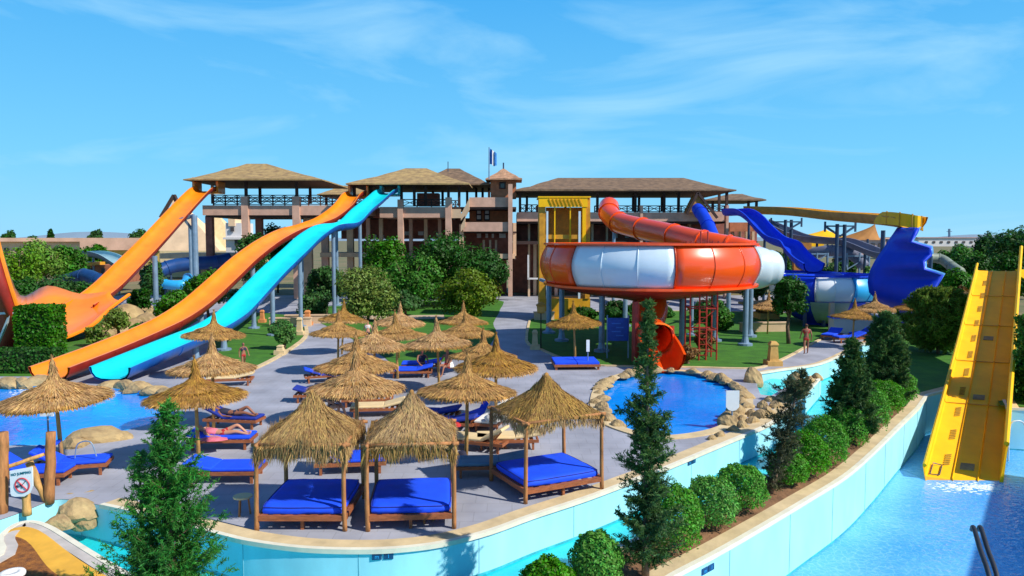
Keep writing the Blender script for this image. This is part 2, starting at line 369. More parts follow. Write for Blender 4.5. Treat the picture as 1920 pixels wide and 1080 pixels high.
def conifer(label, loc, hgt, wid, seed, m=LF_COND, lean=(0, 0), nb=230, droop=.12, dens=1.0, prof=None, name='conifer_tree', leader=None, nlen=.07):
    t = thing(name, label, 'tree', loc); rng = np.random.default_rng(seed); lx, ly = lean
    def ax(u): return np.array([lx*u, ly*u, hgt*u])
    mb = MB(); mb.tube([ax(u)+np.array([rng.normal()*.01, rng.normal()*.01, 0]) for u in np.linspace(-.02, 1, 9)], [.07*(1-u*.93)*wid**.3+.006 for u in np.linspace(0, 1, 9)], 7)
    prof = prof or (lambda u: (1-u)**.75*.9+.08)
    Cs, Ts, Bs = [], [], []
    for i in range(nb):
        u = rng.uniform(.05, 1.0)**1.0; a = rng.uniform(0, 2*math.pi); Lb = wid*.5*prof(u)*rng.choice([rng.uniform(.35, .8), rng.uniform(.8, 1.25)])
        d0 = np.array([math.cos(a), math.sin(a), .45]); d0 /= np.linalg.norm(d0); o = ax(u)
        k = 5; ps = [o+d0*Lb*s_+np.array([0, 0, -droop*Lb*s_*s_*2+.22*Lb*s_**3]) for s_ in np.linspace(0, 1, k)]
        if i % 2 == 0: mb.tube(ps, [.012*(1-s_*.8) for s_ in np.linspace(0, 1, k)], 4, False)
        nt_ = max(5, int(Lb*34*dens))
        for s_ in rng.uniform(.12, 1.02, nt_):
            p0 = o+d0*Lb*s_+np.array([0, 0, -droop*Lb*s_*s_*2+.22*Lb*s_**3])
            td = d0*.8+rng.normal(size=3)*.55; td /= np.linalg.norm(td); tl = (.10+.20*Lb*(1-s_*.6))*rng.uniform(.6, 1.3)
            nn = 13; ss = np.linspace(.1, 1, nn)[:, None]; pts = p0+td*tl*ss+rng.normal(size=(nn, 3))*.012
            dirs = unit(td*.7+rng.normal(size=(nn, 3))*.65); ln = nlen*rng.uniform(.6, 1.25, (nn, 1))
            Cs.append(pts); Ts.append(dirs*ln); Bs.append(unit(np.cross(dirs, rng.normal(size=(nn, 3))))*ln*.17)
    part(mb, 'trunk', BARK, t, True, world=False)
    quads('crown', np.vstack(Cs), np.vstack(Ts), np.vstack(Bs), m, t); return t
def rockmesh(name, seed, sub=3, flat=.7):
    import bmesh
    bm = bmesh.new(); bmesh.ops.create_icosphere(bm, subdivisions=sub, radius=1); rng = random.Random(seed)
    ph = [Vector((rng.uniform(-1, 1), rng.uniform(-1, 1), rng.uniform(-1, 1))).normalized() for _ in range(14)]; am = [rng.uniform(.72, .98) for _ in range(14)]
    from mathutils import noise
    for v in bm.verts:
        d = v.co.normalized(); r_ = 1.0
        for p_, a_ in zip(ph, am):
            q = d.dot(p_)
            if q > 0 and q*r_ > a_: r_ = a_/q
        r_ *= 1+.10*noise.noise(d*2.3+Vector((seed, 0, 0)))+.05*noise.noise(d*6)
        v.co = Vector((d.x*r_, d.y*r_, max(d.z*r_*flat, -.25)))
    me = bpy.data.meshes.new(name); bm.to_mesh(me); bm.free(); me.materials.append(STONE); return me
def flume_mesh(pts, w, h, n=5, lipw=.12, th=.07, ws=None, bank=None):
    """open U trough lofted along a path (closed shell section); inner faces slot 0, outer faces slot 1"""
    pl = spline(pts, n); mb = MB(); rows = []; k = len(pl)
    prof = [(-.5, 1.0), (-.48, .55), (-.40, .2), (-.26, .04), (0, 0), (.26, .04), (.40, .2), (.48, .55), (.5, 1.0)]
    W = ws if ws else [w]*len(pts)
    for i, p in enumerate(pl):
        d = (pl[min(i+1, k-1)]-pl[max(i-1, 0)]).normalized(); side = Vector((d.y, -d.x, 0)).normalized(); up = side.cross(d)
        if up.z < 0: up = -up
        s_ = i/(k-1)*(len(W)-1); j = min(int(s_), len(W)-2); ww = W[j]+(W[j+1]-W[j])*(s_-j)
        if bank:
            s2 = i/(k-1)*(len(bank)-1); j2 = min(int(s2), len(bank)-2); b_ = R(bank[j2]+(bank[j2+1]-bank[j2])*(s2-j2))
            side, up = side*math.cos(b_)+up*math.sin(b_), up*math.cos(b_)-side*math.sin(b_)
        inn = [p+side*(a*ww)+up*(b*h) for a, b in prof]
        out = [p+side*(a*(ww+2*th))+up*(b*h-th) for a, b in prof]
        out[0] = inn[0]-side*lipw-up*th; out[-1] = inn[-1]+side*lipw-up*th
        l0 = inn[0]-side*lipw; l1 = inn[-1]+side*lipw
        rows.append([l0]+inn+[l1]+out[::-1])
    base = 0; n_ = len(rows[0]); 
    for r_ in rows: mb.v.extend(r_)
    for i in range(k-1):
        for j in range(n_):
            b = (j+1) % n_; mb.cur = 0 if j < 10 else 1
            mb.face((i*n_+j, i*n_+b, (i+1)*n_+b, (i+1)*n_+j))
    mb.cur = 1
    return mb, pl, rows
def rings(parent, rows, every, m, r=.045):
    for i in range(every//2, len(rows)-1, every):
        q = rows[i]; mb = MB(); mb.tube([p for p in q[10:]], r, 5); o = part(mb, 'joint_flange', m, parent)
def support(parent, top, z0=0, r=.16, m=STEEL, arm=None, name='support_post', foot=True):
    mb = MB(); top = Vector(top); mb.tube([(top.x, top.y, z0), (top.x, top.y, top.z)], r, 12)
    if foot: mb.lathe([(r*2.6, z0), (r*2.6, z0+.12), (r*1.2, z0+.16), (r, z0+.5)], (top.x, top.y, 0), 12)
    if arm is not None:
        a = Vector(arm); mb.bar((top.x, top.y, top.z), a, r*1.1); mb.bar((top.x, top.y, top.z-1.6), a.lerp(top, .25), r*.7)
    return part(mb, name, m, parent, False)
# ================================================================== SETTING
def GL(l, z=0.0): return [G(x, y, z) for x, y in l]
ZR, ZP = -0.92, -1.6
deck_edge = spline(GL([(-60, 990), (0, 975), (50, 957), (100, 938), (140, 938), (190, 948), (270, 966), (410, 1003), (470, 1017), (560, 1029), (650, 1033), (740, 1031), (830, 1020), (920, 997), (1000, 968), (1100, 935), (1180, 905), (1250, 878), (1340, 840), (1400, 815), (1445, 795), (1480, 768), (1510, 738), (1540, 707)]), 4)
penin = GL([(1515, 708), (1490, 716), (1470, 728), (1446, 742), (1426, 740), (1419, 722), (1424, 700)])
pathedge = spline(GL([(1424, 700), (1470, 693), (1540, 682), (1600, 655), (1645, 632)]), 4)
coping = spline([Vector((-9, 5.5, 0)), Vector((-6, 7.2, 0)), Vector((-3, 9.2, 0)), Vector((-.6, 10.7, 0)), Vector((1.5, 12.4, 0))]+GL([(1264, 1080), (1340, 1040), (1427, 990), (1509, 941), (1586, 893), (1640, 846), (1680, 806), (1721, 766)]), 6)
riverside = offset(coping, 1.55)
i0 = 12
rs = [p for p in riverside if p.x > .3]
isl = GL([(330, 1118), (240, 1080), (160, 1032), (85, 987), (38, 983), (0, 1010), (-30, 1060)])+[Vector((-12.6, 12.0, 0)), Vector((-12.8, 8, 0)), Vector((-12.8, 5.5, 0))]
isl_c = spline(isl, 4)
# river side of the bank, from the planter tip to the far end of the channel
riverbank = list(reversed(isl_c))+spline([isl[0], Vector((-4.6, 12.7, 0)), Vector((-2.0, 12.5, 0)), rs[0]], 4)[1:]+rs[1:]
rb_end = GL([(1668, 700), (1672, 660), (1668, 634)])
riverbank = riverbank+spline([riverbank[-1]]+rb_end, 3)[1:]
backedge = [coping[-1]]+GL([(1738, 742), (1790, 728), (1868, 728), (1890, 766), (2000, 772)])+[Vector((60, 27.5, 0))]
FAR = 3000
outer = [Vector((-70, 14.5, 0))]+deck_edge+penin[:-1]+pathedge+list(reversed(riverbank))+[Vector((-9, 5.5, 0))]+coping[1:]+backedge[1:]+[Vector((FAR, 27.5, 0)), Vector((FAR, FAR, 0)), Vector((-FAR, FAR, 0)), Vector((-FAR, 14.5, 0))]
splash = closed_spline(GL([(1106, 757), (1120, 722), (1165, 701), (1225, 693), (1300, 697), (1355, 708), (1395, 728), (1412, 752), (1402, 780), (1365, 806), (1300, 821), (1230, 824), (1170, 812), (1122, 790)]), 4)
leftpool = closed_spline(GL([(-160, 724), (0, 722), (110, 724), (210, 727), (275, 733), (325, 745), (330, 766), (300, 790), (235, 808), (190, 826), (120, 834), (0, 836), (-150, 840)]), 3)
sheet('ground', outer, 0.0, GROUND, [splash, leftpool])
# paving over the near ground
deck_poly = [Vector((-26, 16.8, 0))]+deck_edge+penin[:-1]+pathedge+[Vector((40, 52, 0)), Vector((30, 86, 0)), Vector((-45, 86, 0)), Vector((-45, 60, 0)), Vector((-34, 30, 0))]
sheet('deck', deck_poly, .006, PAVE, [splash, [v for v in leftpool if v.x > -60]])
# lawns and paths
sheet('lawn', GL([(-260, 706), (60, 706), (110, 700), (235, 655), (330, 628), (372, 600), (330, 585), (100, 596), (-260, 612)]), .02, GRASS)
sheet('lawn', spline(GL([(395, 640), (425, 680), (445, 690), (482, 690), (545, 655), (575, 625), (562, 596), (470, 586), (425, 606), (395, 640)]), 3)[:-1], .02, GRASS)
sheet('lawn', spline(GL([(588, 600), (600, 576), (760, 566), (930, 562), (938, 580), (925, 606), (930, 625), (900, 660), (760, 690), (720, 670), (640, 625), (588, 600)]), 3)[:-1], .02, GRASS)
sheet('path', GL([(596, 596), (700, 592), (832, 591), (834, 598), (700, 600), (600, 604)]), .03, PATHM)
lawn4 = spline(GL([(992, 600), (985, 640), (1010, 655), (1050, 672), (1100, 684), (1160, 688), (1300, 690), (1375, 692), (1430, 690), (1480, 670), (1520, 648), (1560, 628), (1600, 612), (1610, 598), (1400, 585), (1100, 585), (992, 600)]), 3)[:-1]
sheet('lawn', lawn4, .02, GRASS)
sheet('lawn', [G(1690, 762), G(1722, 760)]+[p+Vector((0, .45, 0)) for p in backedge[1:]]+[Vector((60, 60, 0)), G(1680, 610), G(1668, 640), G(1680, 700)], .02, GRASS)
o = MB(); strip(o, lawn4, -.02, .16, 0, .07, True); tag(o.build('lawn_kerb', STONEP), 'low sandy stone kerb around the lawn below the round slide bowl', 'kerb')
o = MB(); strip(o, spline(GL([(425, 682), (445, 692), (482, 692), (548, 656), (579, 626), (566, 594)]), 4), 0, .25, 0, .09); tag(o.build('lawn_kerb', STONEP), 'sandy kerb beside the small lawn under the cyan slide', 'kerb')
o = MB(); strip(o, splash, 0.0, -.42, 0.0, .05, True); tag(o.build('pool_border', STONEP), 'sandy stone border running round the round blue splash pool', 'pool border')
# water
mid = offset(coping, .8)
river = [Vector((-80, 3, 0)), Vector((-10, 3, 0))]+mid+[mid[-1]+Vector((2, 4, 0)), Vector((40, 56, 0)), Vector((40, 64, 0)), Vector((-80, 64, 0))]
sheet('river_water', river, ZR, W_RIV)
poolp = [Vector((-10, 2, 0))]+mid+[Vector((18, 31, 0)), Vector((62, 31, 0)), Vector((62, 2, 0))]
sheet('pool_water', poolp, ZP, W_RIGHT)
sheet('splash_pool_water', offset(splash, -.1, True), -.14, W_LEFT)
sheet('left_pool_water', offset(leftpool, -.1, True), -.12, W_LEFT)
for pl, lab in ((splash, 'blue painted rim wall of the round splash pool'), (leftpool, 'blue painted rim wall of the left pool')):
    o = MB(); strip(o, pl, -.0, -.15, -1.2, -.004, True); tag(o.build('pool_wall', mat('blue_pool_paint', (.03, .35, .70), .5, .05, 1)), lab, 'pool wall')
# shallow channel from the splash pool into the river
mb = MB(); ch = [[G(1413, 725, -.14), G(1415, 752, -.14)], [G(1440, 712, -.3), G(1440, 748, -.3)], [G(1485, 700, -.6), G(1480, 735, -.6)], [G(1545, 690, -.91), G(1520, 722, -.91)]]
mb.loft(ch, False); tag(mb.build('channel_water', W_RIV), kind='structure')
# painted walls
def wall(pl, label, z0, side=1, name='pool_wall'):
    t = thing(name, label, 'wall', tuple(pl[len(pl)//2]))
    o = MB(); strip(o, pl, .0, .3*side, z0-.3, -.006); autosmooth(part(o, 'painted_face', WALLC, t))
    o = MB(); strip(o, pl, -.012*side, .05*side, z0-.05, z0+.05); autosmooth(part(o, 'waterline_band', mat('teal_waterline', (.05, .42, .52), .5, .3, 3), t))
    o = MB(); acc = 0
    for i in range(1, len(pl)):
        acc += (pl[i]-pl[i-1]).length
        if acc > 2.6 and pl[i].y < 60 and abs(pl[i].x) < 40:
            acc = 0; d = (pl[i]-pl[i-1]).normalized(); o.box(pl[i]+Vector((0, 0, z0/2-.02)), (.014, .016, -z0-.10), math.atan2(d.y, d.x))
    if o.f: part(o, 'panel_joints', mat('joint_grey', (.22, .50, .58), .8, .2, 3), t)
def cope(pl, label, side=1, w_=.5, m=STONEP):
    t = thing('wall_coping', label, 'coping', tuple(pl[len(pl)//2]))
    a = MB(); strip(a, pl, .04*side, w_*side, -.002, .035); part(a, 'slab', m, t)
    b = MB(); strip(b, pl, -.05*side, .075*side, -.05, .05); part(b, 'edge', COPEW, t)
de = deck_edge[20:]
wall(deck_edge, 'pale cyan painted wall below the curved edge of the sunbed deck', ZR)
cope(de, 'sandy coping along the curved edge of the sunbed deck', 1)
wall(list(reversed(penin)), 'cyan wall at the back of the rocky point between splash pool and river', ZR, -1)
wall(pathedge, 'pale cyan wall below the grey path on the far side of the channel', ZR)
cope(pathedge, 'narrow coping beside the grey path above the far channel', 1, .3)
wall(riverbank, 'cyan wall on the river side of the hedge bank', ZR, -1)
cope(isl_c, 'grey curved coping of the planter tip at the lower left', 1, .28, mat('grey_coping', (.52, .47, .42), .85, .15, 2))
cope(riverbank[len(isl_c)+4:], 'sandy coping on the river side of the hedge bank', -1, .2)
wall(coping, 'broad sloping pale cyan wall of the right pool under the hedge coping', ZP, 1)
cope(coping, 'sandy coping between the round bushes and the right pool', 1, .42)
wall(backedge, 'far wall of the right pool behind the yellow slide', ZP, 1)
cope(backedge, 'sandy coping on the far edge of the right pool', 1, .42)
# soil of the hedge bank and the planter
bank = offset(coping, .42)[6:]; bank2 = [p for p in offset(coping, 1.36)[6:]]
o = MB(); o.loft([[(a.x, a.y, .03), (a.lerp(b, .5).x, a.lerp(b, .5).y, .12), (b.x, b.y, .03)] for a, b in zip(bank, bank2)], False)
tag(autosmooth(o.build('bank_soil', SOIL, origin=(0, 0, 0))), kind='structure')
isl_open = isl_c; ic = Vector((-10.1, 12.6, 0))
def toward(d): return [p+(ic-p).normalized()*min(d, (ic-p).length*.8) for p in isl_c]
o = MB(); rows = []
for a, b, c in zip(toward(.30), toward(.36), toward(.85)): rows.append([(a.x, a.y, .034), (b.x, b.y, .05), (c.x, c.y, .0)])
o.loft(rows, False); tag(autosmooth(o.build('planter_curb', mat('ochre_curb_paint', (.80, .42, .04), .7, .12, 2), origin=(0, 0, 0))), 'sloping ochre yellow curb inside the grey coping of the planter tip', 'planter curb')
inn = toward(.83)[:-9]; sheet('planter_soil', [p for p in inn]+[Vector((-10.9, 9, 0)), Vector((-8.6, 6.6, 0)), Vector((-6, 8.0, 0)), Vector((-4.4, 9.1, 0)), Vector((-4.4, 12.2, 0))], .012, SOILO)
# ------------------------------------------------------------------ depth plates on the walls
def plate(pos, tdir, label, word):
    t = thing('depth_plate', label, 'depth plate', tuple(pos)); n = Vector((tdir.y, -tdir.x, 0)).normalized(); ang = math.atan2(tdir.y, tdir.x)
    for k in (-1, 1):
        mb = MB(); mb.box((k*.12*math.cos(ang), k*.12*math.sin(ang), 0), (.20, .02, .13), ang); part(mb, 'tile', PLATE, t, world=False)
        cu = bpy.data.curves.new('t', 'FONT'); cu.body = word if k > 0 else 'm'; cu.size = .12; cu.align_x = 'CENTER'; cu.align_y = 'CENTER'; cu.extrude = .002
        ob = bpy.data.objects.new('t', cu); COL.objects.link(ob); bpy.context.view_layer.update()
        me = bpy.data.meshes.new_from_object(ob.evaluated_get(bpy.context.evaluated_depsgraph_get())); bpy.data.objects.remove(ob)
        me.materials.clear(); me.materials.append(LBLUEP); tx = bpy.data.objects.new('lettering', me); COL.objects.link(tx); tx.parent = t
        tx.location = (k*.12*math.cos(ang)+n.x*.014, k*.12*math.sin(ang)+n.y*.014, 0); tx.rotation_euler = (R(90), 0, ang)
def on_wall(pl, px, py, z):
    g = G(px, py, z); i = min(range(len(pl)-1), key=lambda i: (pl[i]-Vector((g.x, g.y, 0))).length); d = (pl[i+1]-pl[i]).normalized(); n = Vector((d.y, -d.x, 0))
    return pl[i]+n*.012+Vector((0, 0, z)), d
p_, d_ = on_wall(deck_edge, 712, 1038, -.12); plate(p_, d_, 'pair of dark blue depth tiles on the river wall below the middle sunbed', '1')
p_, d_ = on_wall(deck_edge, 1298, 868, -.12); plate(p_, d_, 'pair of dark depth tiles on the river wall right of the tall conifer', '1')
p_, d_ = on_wall(coping, 1340, 1066, -.22); plate(p_, d_, 'pair of dark blue depth tiles on the right pool wall at the bottom edge', '1')
# ------------------------------------------------------------------ rocks
RM = [rockmesh('boulder_a', 1), rockmesh('boulder_b', 5), rockmesh('boulder_c', 9, flat=.9)]
def rock(p, s, label='rough beige boulder', group=None, rz=None, sq=(1, 1, 1), k=None):
    o = bpy.data.objects.new('boulder', RM[random.randrange(3) if k is None else k]); COL.objects.link(o); o.location = (p.x, p.y, p.z); o.scale = (s*sq[0], s*sq[1], s*sq[2]); o.rotation_euler = (0, 0, rz if rz is not None else random.uniform(0, 6.28))
    return tag(o, label, 'boulder', group)
ring = offset(splash, -.35, True)
gl = 'rough beige boulder in the rocky rim of the round splash pool'; gg = 'boulders around the round splash pool'
n_ = len(ring); acc = 0
for i in range(n_):
    p = ring[i]; 
    px = 960+F*p.x/p.y
    acc += (ring[i]-ring[i-1]).length
    if p.y < 25.5 and p.x > 2.8 and p.x < 7.3: continue      # bare border on the near side
    if p.x > 10.9 and p.y > 30: continue
    if acc > .5:
        acc = 0; s = random.uniform(.24, .42)
        rock(p+Vector((random.uniform(-.15, .15), random.uniform(-.15, .15), .02)), s, gl, gg, sq=(1.15, .9, random.uniform(.7, 1.15)))
# rocks on the point between splash pool and river
for (x, y, s) in ((1376, 808, .36), (1392, 800, .42), (1410, 792, .4), (1425, 783, .44), (1440, 776, .5), (1455, 764, .45), (1470, 752, .6), (1488, 738, .55), (1500, 726, .6), (1517, 717, .5), (1532, 710, .38), (1392, 790, .3), (1350, 818, .3), (1335, 824, .26), (1408, 780, .36), (1430, 765, .4), (1445, 752, .4)):
    rock(G(x, y), s*.68, 'sharp beige boulder on the rocky point between splash pool and river', 'boulders on the rocky point', sq=(1.1, .9, 1.2))
rock(G(1410, 716), .5, 'tall dark split boulder at the mouth of the channel', sq=(1, .9, 1.5), k=2)
rock(G(1492, 716), .48, 'tall upright boulder at the back of the rocky point', sq=(.9, .8, 1.45), k=1)
# left pool rocks
rock(G(183, 824), .8, 'large sandy boulder on the near edge of the left pool', sq=(1.25, .7, .75), rz=.2, k=0)
rock(G(226, 822), .42, 'small sandy boulder right of the large one by the left pool', sq=(1, .8, .8))
rock(G(140, 836), .5, 'low beige boulder behind the log fence post', sq=(1, .8, .9))
for i, x in enumerate(range(-60, 80, 26)): rock(G(x, 721), .62, 'pale square boulder on the far edge of the left pool', 'boulders on the far edge of the left pool', sq=(1.2, .7, .8))
for i, (x, y) in enumerate(((236, 727), (262, 730), (290, 735), (312, 740), (208, 725))): rock(G(x, y), .55, 'pale boulder beside the foot of the cyan slide', 'boulders under the end of the cyan slide', sq=(1.2, .7, .75))
for (x, y, s, q) in ((118, 957, .55, 1.3), (150, 962, .6, 1.0), (172, 952, .5, 1.5), (135, 940, .42, .8), (108, 985, .4, .8), (190, 947, .36, 1.2), (160, 980, .42, 1.2), (128, 978, .45, 1.1)):
    rock(G(x, y, -.45 if q > 1 else -.2), s*.9, 'weathered tan boulder in the artificial rock outcrop by the river bend', 'boulders of the rock outcrop at the river bend', sq=(1, .8, q))
# rocky mound by the left halfpipe
for (x, y, s) in ((215, 615, 1.2), (240, 600, 1.5), (262, 590, 1.5), (232, 628, 1.0), (275, 612, 1.2), (195, 632, .9), (250, 622, 1.1), (285, 592, 1.0)):
    rock(G(x, y), s, 'big beige boulder in the mound between the two orange slides', 'boulders of the mound between the orange slides', sq=(1, .9, .95))
# ================================================================== BIG BUILDING
def fb(mb, x0, x1, y0, y1, D, dep):
    a = P(x0, y1, D); b = P(x1, y0, D); mb.box(((a.x+b.x)/2, D+dep/2, (a.z+b.z)/2), (abs(b.x-a.x), dep, abs(b.z-a.z))); return mb
def pbox(name, m, parent, *a):
    mb = MB(); fb(mb, *a); return part(mb, name, m, parent)
B = thing('slide_tower_building', 'long three storey terracotta tower building with thatched terraces where the slides start', 'building', (0, 80, 0))
DB = 80.0
def hip(mb, x0, x1, ye, xr0, xr1, yr, D, dep, thick=.22, sag=.25):
    """hip roof: eave front edge px x0..x1 at row ye, ridge px xr0..xr1 at row yr"""
    a = P(x0, ye, D); b = P(x1, ye, D); r0 = P(xr0, yr, D+dep/2); r1 = P(xr1, yr, D+dep/2); z = a.z; rows = []
    for k in range(7):
        t = k/6; h = (t**1.12)*(r0.z-z)
        x_0 = a.x+(r0.x-a.x)*t; x_1 = b.x+(r1.x-b.x)*t; y0 = D+(dep/2)*t; y1 = D+dep-(dep/2)*t-.02
        ring = []
        for (p, q) in (((x_0, y0), (x_1, y0)), ((x_1, y0), (x_1, y1)), ((x_1, y1), (x_0, y1)), ((x_0, y1), (x_0, y0))):
            for j in range(6):
                u = j/6; ring.append((p[0]+(q[0]-p[0])*u, p[1]+(q[1]-p[1])*u, z+h+random.uniform(-.05, .05)*(k < 6)))
        if k == 0: rows.append([(c[0], c[1], z-.14) for c in ring])
        rows.append(ring)
    n0 = len(mb.f); mb.loft(rows, True, True); mb.mi[-2] = 1; return z
def posts(parent, xs, y0, y1, D, m=DWOOD, w_=.28, name='roof_post'):
    for x in xs:
        a = P(x, y1, D); b = P(x, y0, D); mb = MB(); mb.box((a.x, D, (a.z+b.z)/2), (w_, w_, b.z-a.z)); part(mb, name, m, parent)
def column(x0, x1, y0, y1, D=DB-.25, m=CONC, dep=.7, parent=None): pbox('column', m, parent or B, x0, x1, y0, y1, D, dep)
def railing(x0, x1, ytop, ybot, D, bay=22, parent=None, m=DWOOD):
    mb = MB(); a = P(x0, ytop, D); b = P(x1, ybot, D); nb = max(1, int(abs(x1-x0)/bay)); h = a.z-b.z
    mb.box(((a.x+b.x)/2, D, a.z), (b.x-a.x, .09, .09)); mb.box(((a.x+b.x)/2, D, b.z+h*.12), (b.x-a.x, .08, .08)); mb.box(((a.x+b.x)/2, D, b.z+h*.55), (b.x-a.x, .06, .06))
    for i in range(nb+1):
        x = a.x+(b.x-a.x)*i/nb; mb.box((x, D, b.z+h/2), (.12, .12, h))
        if i < nb:
            x2 = a.x+(b.x-a.x)*(i+1)/nb; mb.bar((x, D, b.z+.1), (x2, D, a.z), .06); mb.bar((x2, D+.03, b.z+.1), (x, D+.03, a.z), .06)
    return part(mb, 'railing', m, parent or B)
# --- left terrace
D1 = 79.0
pbox('floor_slab', CONC, B, 380, 694, 385, 403.5, D1, 11)
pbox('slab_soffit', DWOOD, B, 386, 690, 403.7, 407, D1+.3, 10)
for x0, x1 in ((456, 464), (551, 561)): column(x0, x1, 368, 560, D1-.2, parent=B)
for x0, x1, m in ((389, 397, MAROON), (482, 490, MAROON), (571, 583, CONC2), (604, 614, CONC), (652, 661, CONC2)): column(x0, x1, 405, 575, D1+5, m)
railing(400, 690, 370, 385, D1+.4)
railing(400, 690, 366, 380, D1+10.2)
posts(B, (366, 462, 557), 337, 385, D1+.8); posts(B, (399, 488, 582), 339, 382, D1+9)
mb = MB(); hip(mb, 343, 604, 335.5, 462, 500, 307, D1-1.5, 13, .75); part(mb, 'roof', [ROOFT, DWOOD], B)
# little roof behind
mb = MB(); hip(mb, 594, 706, 364, 640, 655, 348, D1+14, 9, .5); part(mb, 'roof', [ROOFT, DWOOD], B)
posts(B, (612, 690), 365, 385, D1+15)
pbox('floor_slab', CONC2, B, 300, 452, 475, 485, D1+6, 6)
pbox('floor_slab', CONC2, B, 600, 720, 474, 482, D1+4, 6)
# --- centre left terrace
pbox('floor_slab', CONC, B, 712, 841, 388, 408, D1, 12)
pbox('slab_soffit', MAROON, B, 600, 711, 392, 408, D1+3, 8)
pbox('column', CONC, B, 747, 755, 374, 570, D1-.25, .8); pbox('column', CONC, B, 836, 846, 370, 570, D1-.3, .9)
pbox('column', CONC2, B, 862, 869, 420, 560, D1+.4, .8)
pbox('back_wall', MAROON, B, 640, 880, 409, 448, D1+9.5, .5)
pbox('back_wall', MAROON, B, 680, 950, 452, 560, D1+10.5, .5)
for i, x in enumerate((688, 712, 768, 796, 822)):
    pbox('column', CONC2 if i % 2 else CONC, B, x, x+5, 409, 560, D1+4.5, .5)
for x, y, w_ in ((757, 434, 14), (784, 434, 10), (700, 440, 6), (711, 441, 9), (818, 436, 12)): pbox('pale_window', WHITEW, B, x, x+w_, y, y+7, D1+9.4, .12)  # plain white panels as pale window fill on the back wall
pbox('floor_slab', CONC2, B, 690, 850, 480, 486, D1+4, 6)
railing(755, 836, 374, 388, D1+.4); railing(846, 862, 376, 392, D1+.4, 8)
mb = MB(); hip(mb, 648, 880, 343.5, 760, 800, 315.5, D1-1.5, 13, .7); part(mb, 'roof', [ROOFT, DWOOD], B)
mb = MB(); hip(mb, 770, 921, 344.5, 838, 862, 316, D1+4, 13, .6); part(mb, 'roof', [ROOFD, DWOOD], B)
posts(B, (665, 696, 753, 777, 798, 841, 861), 343, 386, D1+.8); posts(B, (690, 812, 830, 876, 893, 905, 917), 344, 386, D1+9)
pbox('bar_counter', MAROON, B, 782, 822, 362, 386, D1+6, 2)
# --- centre block with turret
D2 = 79.5
pbox('parapet', CONC, B, 880, 953, 370, 388, D2, .5); pbox('parapet', CONC, B, 868, 955, 416.5, 434, D2-.4, .5); pbox('parapet', CONC2, B, 900, 966, 476, 485, D2-.4, .6)
mb = MB()
for y0, y1 in ((388, 392), (434, 437), (485, 487.5)): fb(mb, 846, 968, y0, y1, D2+.1, 9)
part(mb, 'floor_slabs', DWOOD, B)
pbox('recess_wall', BRICK, B, 880, 957, 388, 418, D2+5, .4); pbox('recess_wall', MAROON, B, 868, 957, 434, 478, D2+5.5, .4)
for x in (893, 908): 
    f = pbox('window', DWOOD, B, x, x+10, 391, 414, D2+4.85, .14); mb = MB(); fb(mb, x+1.5, x+8.5, 393, 401, D2+4.8, .06); fb(mb, x+1.5, x+8.5, 403.5, 411, D2+4.8, .06); part(mb, 'pane', WHITEW, f)
for x, w_ in ((894, 8), (910, 5), (922, 4), (936, 12)): pbox('pale_window', WHITEW, B, x, x+w_, 438, 446, D2+5.3, .15)
for x in (905, 917, 928): pbox('inner_column', CONC2, B, x, x+4, 450, 477, D2+2, .4)
# bevelled stair wing between the terraces
mb = MB()
for (xa, ya, xb, yb, h) in ((846, 392, 864, 392, 24), (864, 402, 880, 372, 30), (864, 414, 872, 404, 30)):
    a = P(xa, ya, D1-.1); b = P(xb, yb, D1-.1); c = P(xb, yb+h*.7, D1-.1); d = P(xa, ya+h*.7, D1-.1)
    mb.loft([[p, p+Vector((0, .5, 0))] if False else [tuple(p), (p.x, p.y+.5, p.z)] for p in (a, b, c, d, a)], False); n_ = len(mb.v); mb.v += [a, b, c, d]; mb.face((n_+3, n_+2, n_+1, n_))
part(mb, 'stair_parapet', CONC2, B)
column(953, 961, 345, 556, D2-.7, CONC, .9, B); column(962, 968, 418, 480, D2+.2, CONC2, .8)
# turret
pbox('turret', BRICK, B, 920, 968, 334, 371, D2+3, 2.8)
f = pbox('turret_window', DWOOD, B, 936, 948, 341, 354, D2+2.9, .12); pbox('pane', mat('dark_glass', (.05, .04, .03), .2, .1, 2), f, 938.5, 945.5, 344, 352, D2+2.84, .08)
mb = MB(); hip(mb, 910, 979, 334.5, 943, 945, 316, D2+2, 4.6, .25); part(mb, 'turret_roof', mat('salmon_thatch', (.42, .23, .13), .95, .3, 2, bump=.4), B)
mb = MB(); a = P(944, 317, D2+4.3); mb.tube([a, a+Vector((0, 0, .7))], .08, 6); part(mb, 'finial', DSTEEL, B)
# --- right block
D3 = 81.0
pbox('floor_slab', CONC, B, 969, 1362, 398, 415, D3, 11)
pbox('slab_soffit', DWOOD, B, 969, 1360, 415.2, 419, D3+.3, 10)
for x0, x1, m, dd in ((1199, 1206, CONC, -.3), (1359, 1367, CONC, -.3), (1108, 1113, CONC2, 3), (1136, 1140, CONC2, 3), (1240, 1245, CONC2, 3), (1290, 1296, CONC2, 3), (1330, 1336, CONC, 3), (990, 994, CONC2, 3)):
    pbox('column', m, B, x0, x1, 385 if dd < 0 else 415, 560, D3+dd, .8)
pbox('back_wall', MAROON, B, 960, 1420, 418, 452, D3+8.5, .5); pbox('back_wall', MAROON, B, 960, 1420, 455, 560, D3+9.5, .5)
pbox('floor_slab', DWOOD, B, 962, 1420, 452, 458, D3+.4, 9); pbox('parapet', CONC, B, 1262, 1360, 452, 462, D3+.1, .5)
for x in (1150, 1172, 1215, 1262, 1310, 1325): pbox('pale_window', WHITEW, B, x, x+8, 436, 446, D3+8.3, .15)
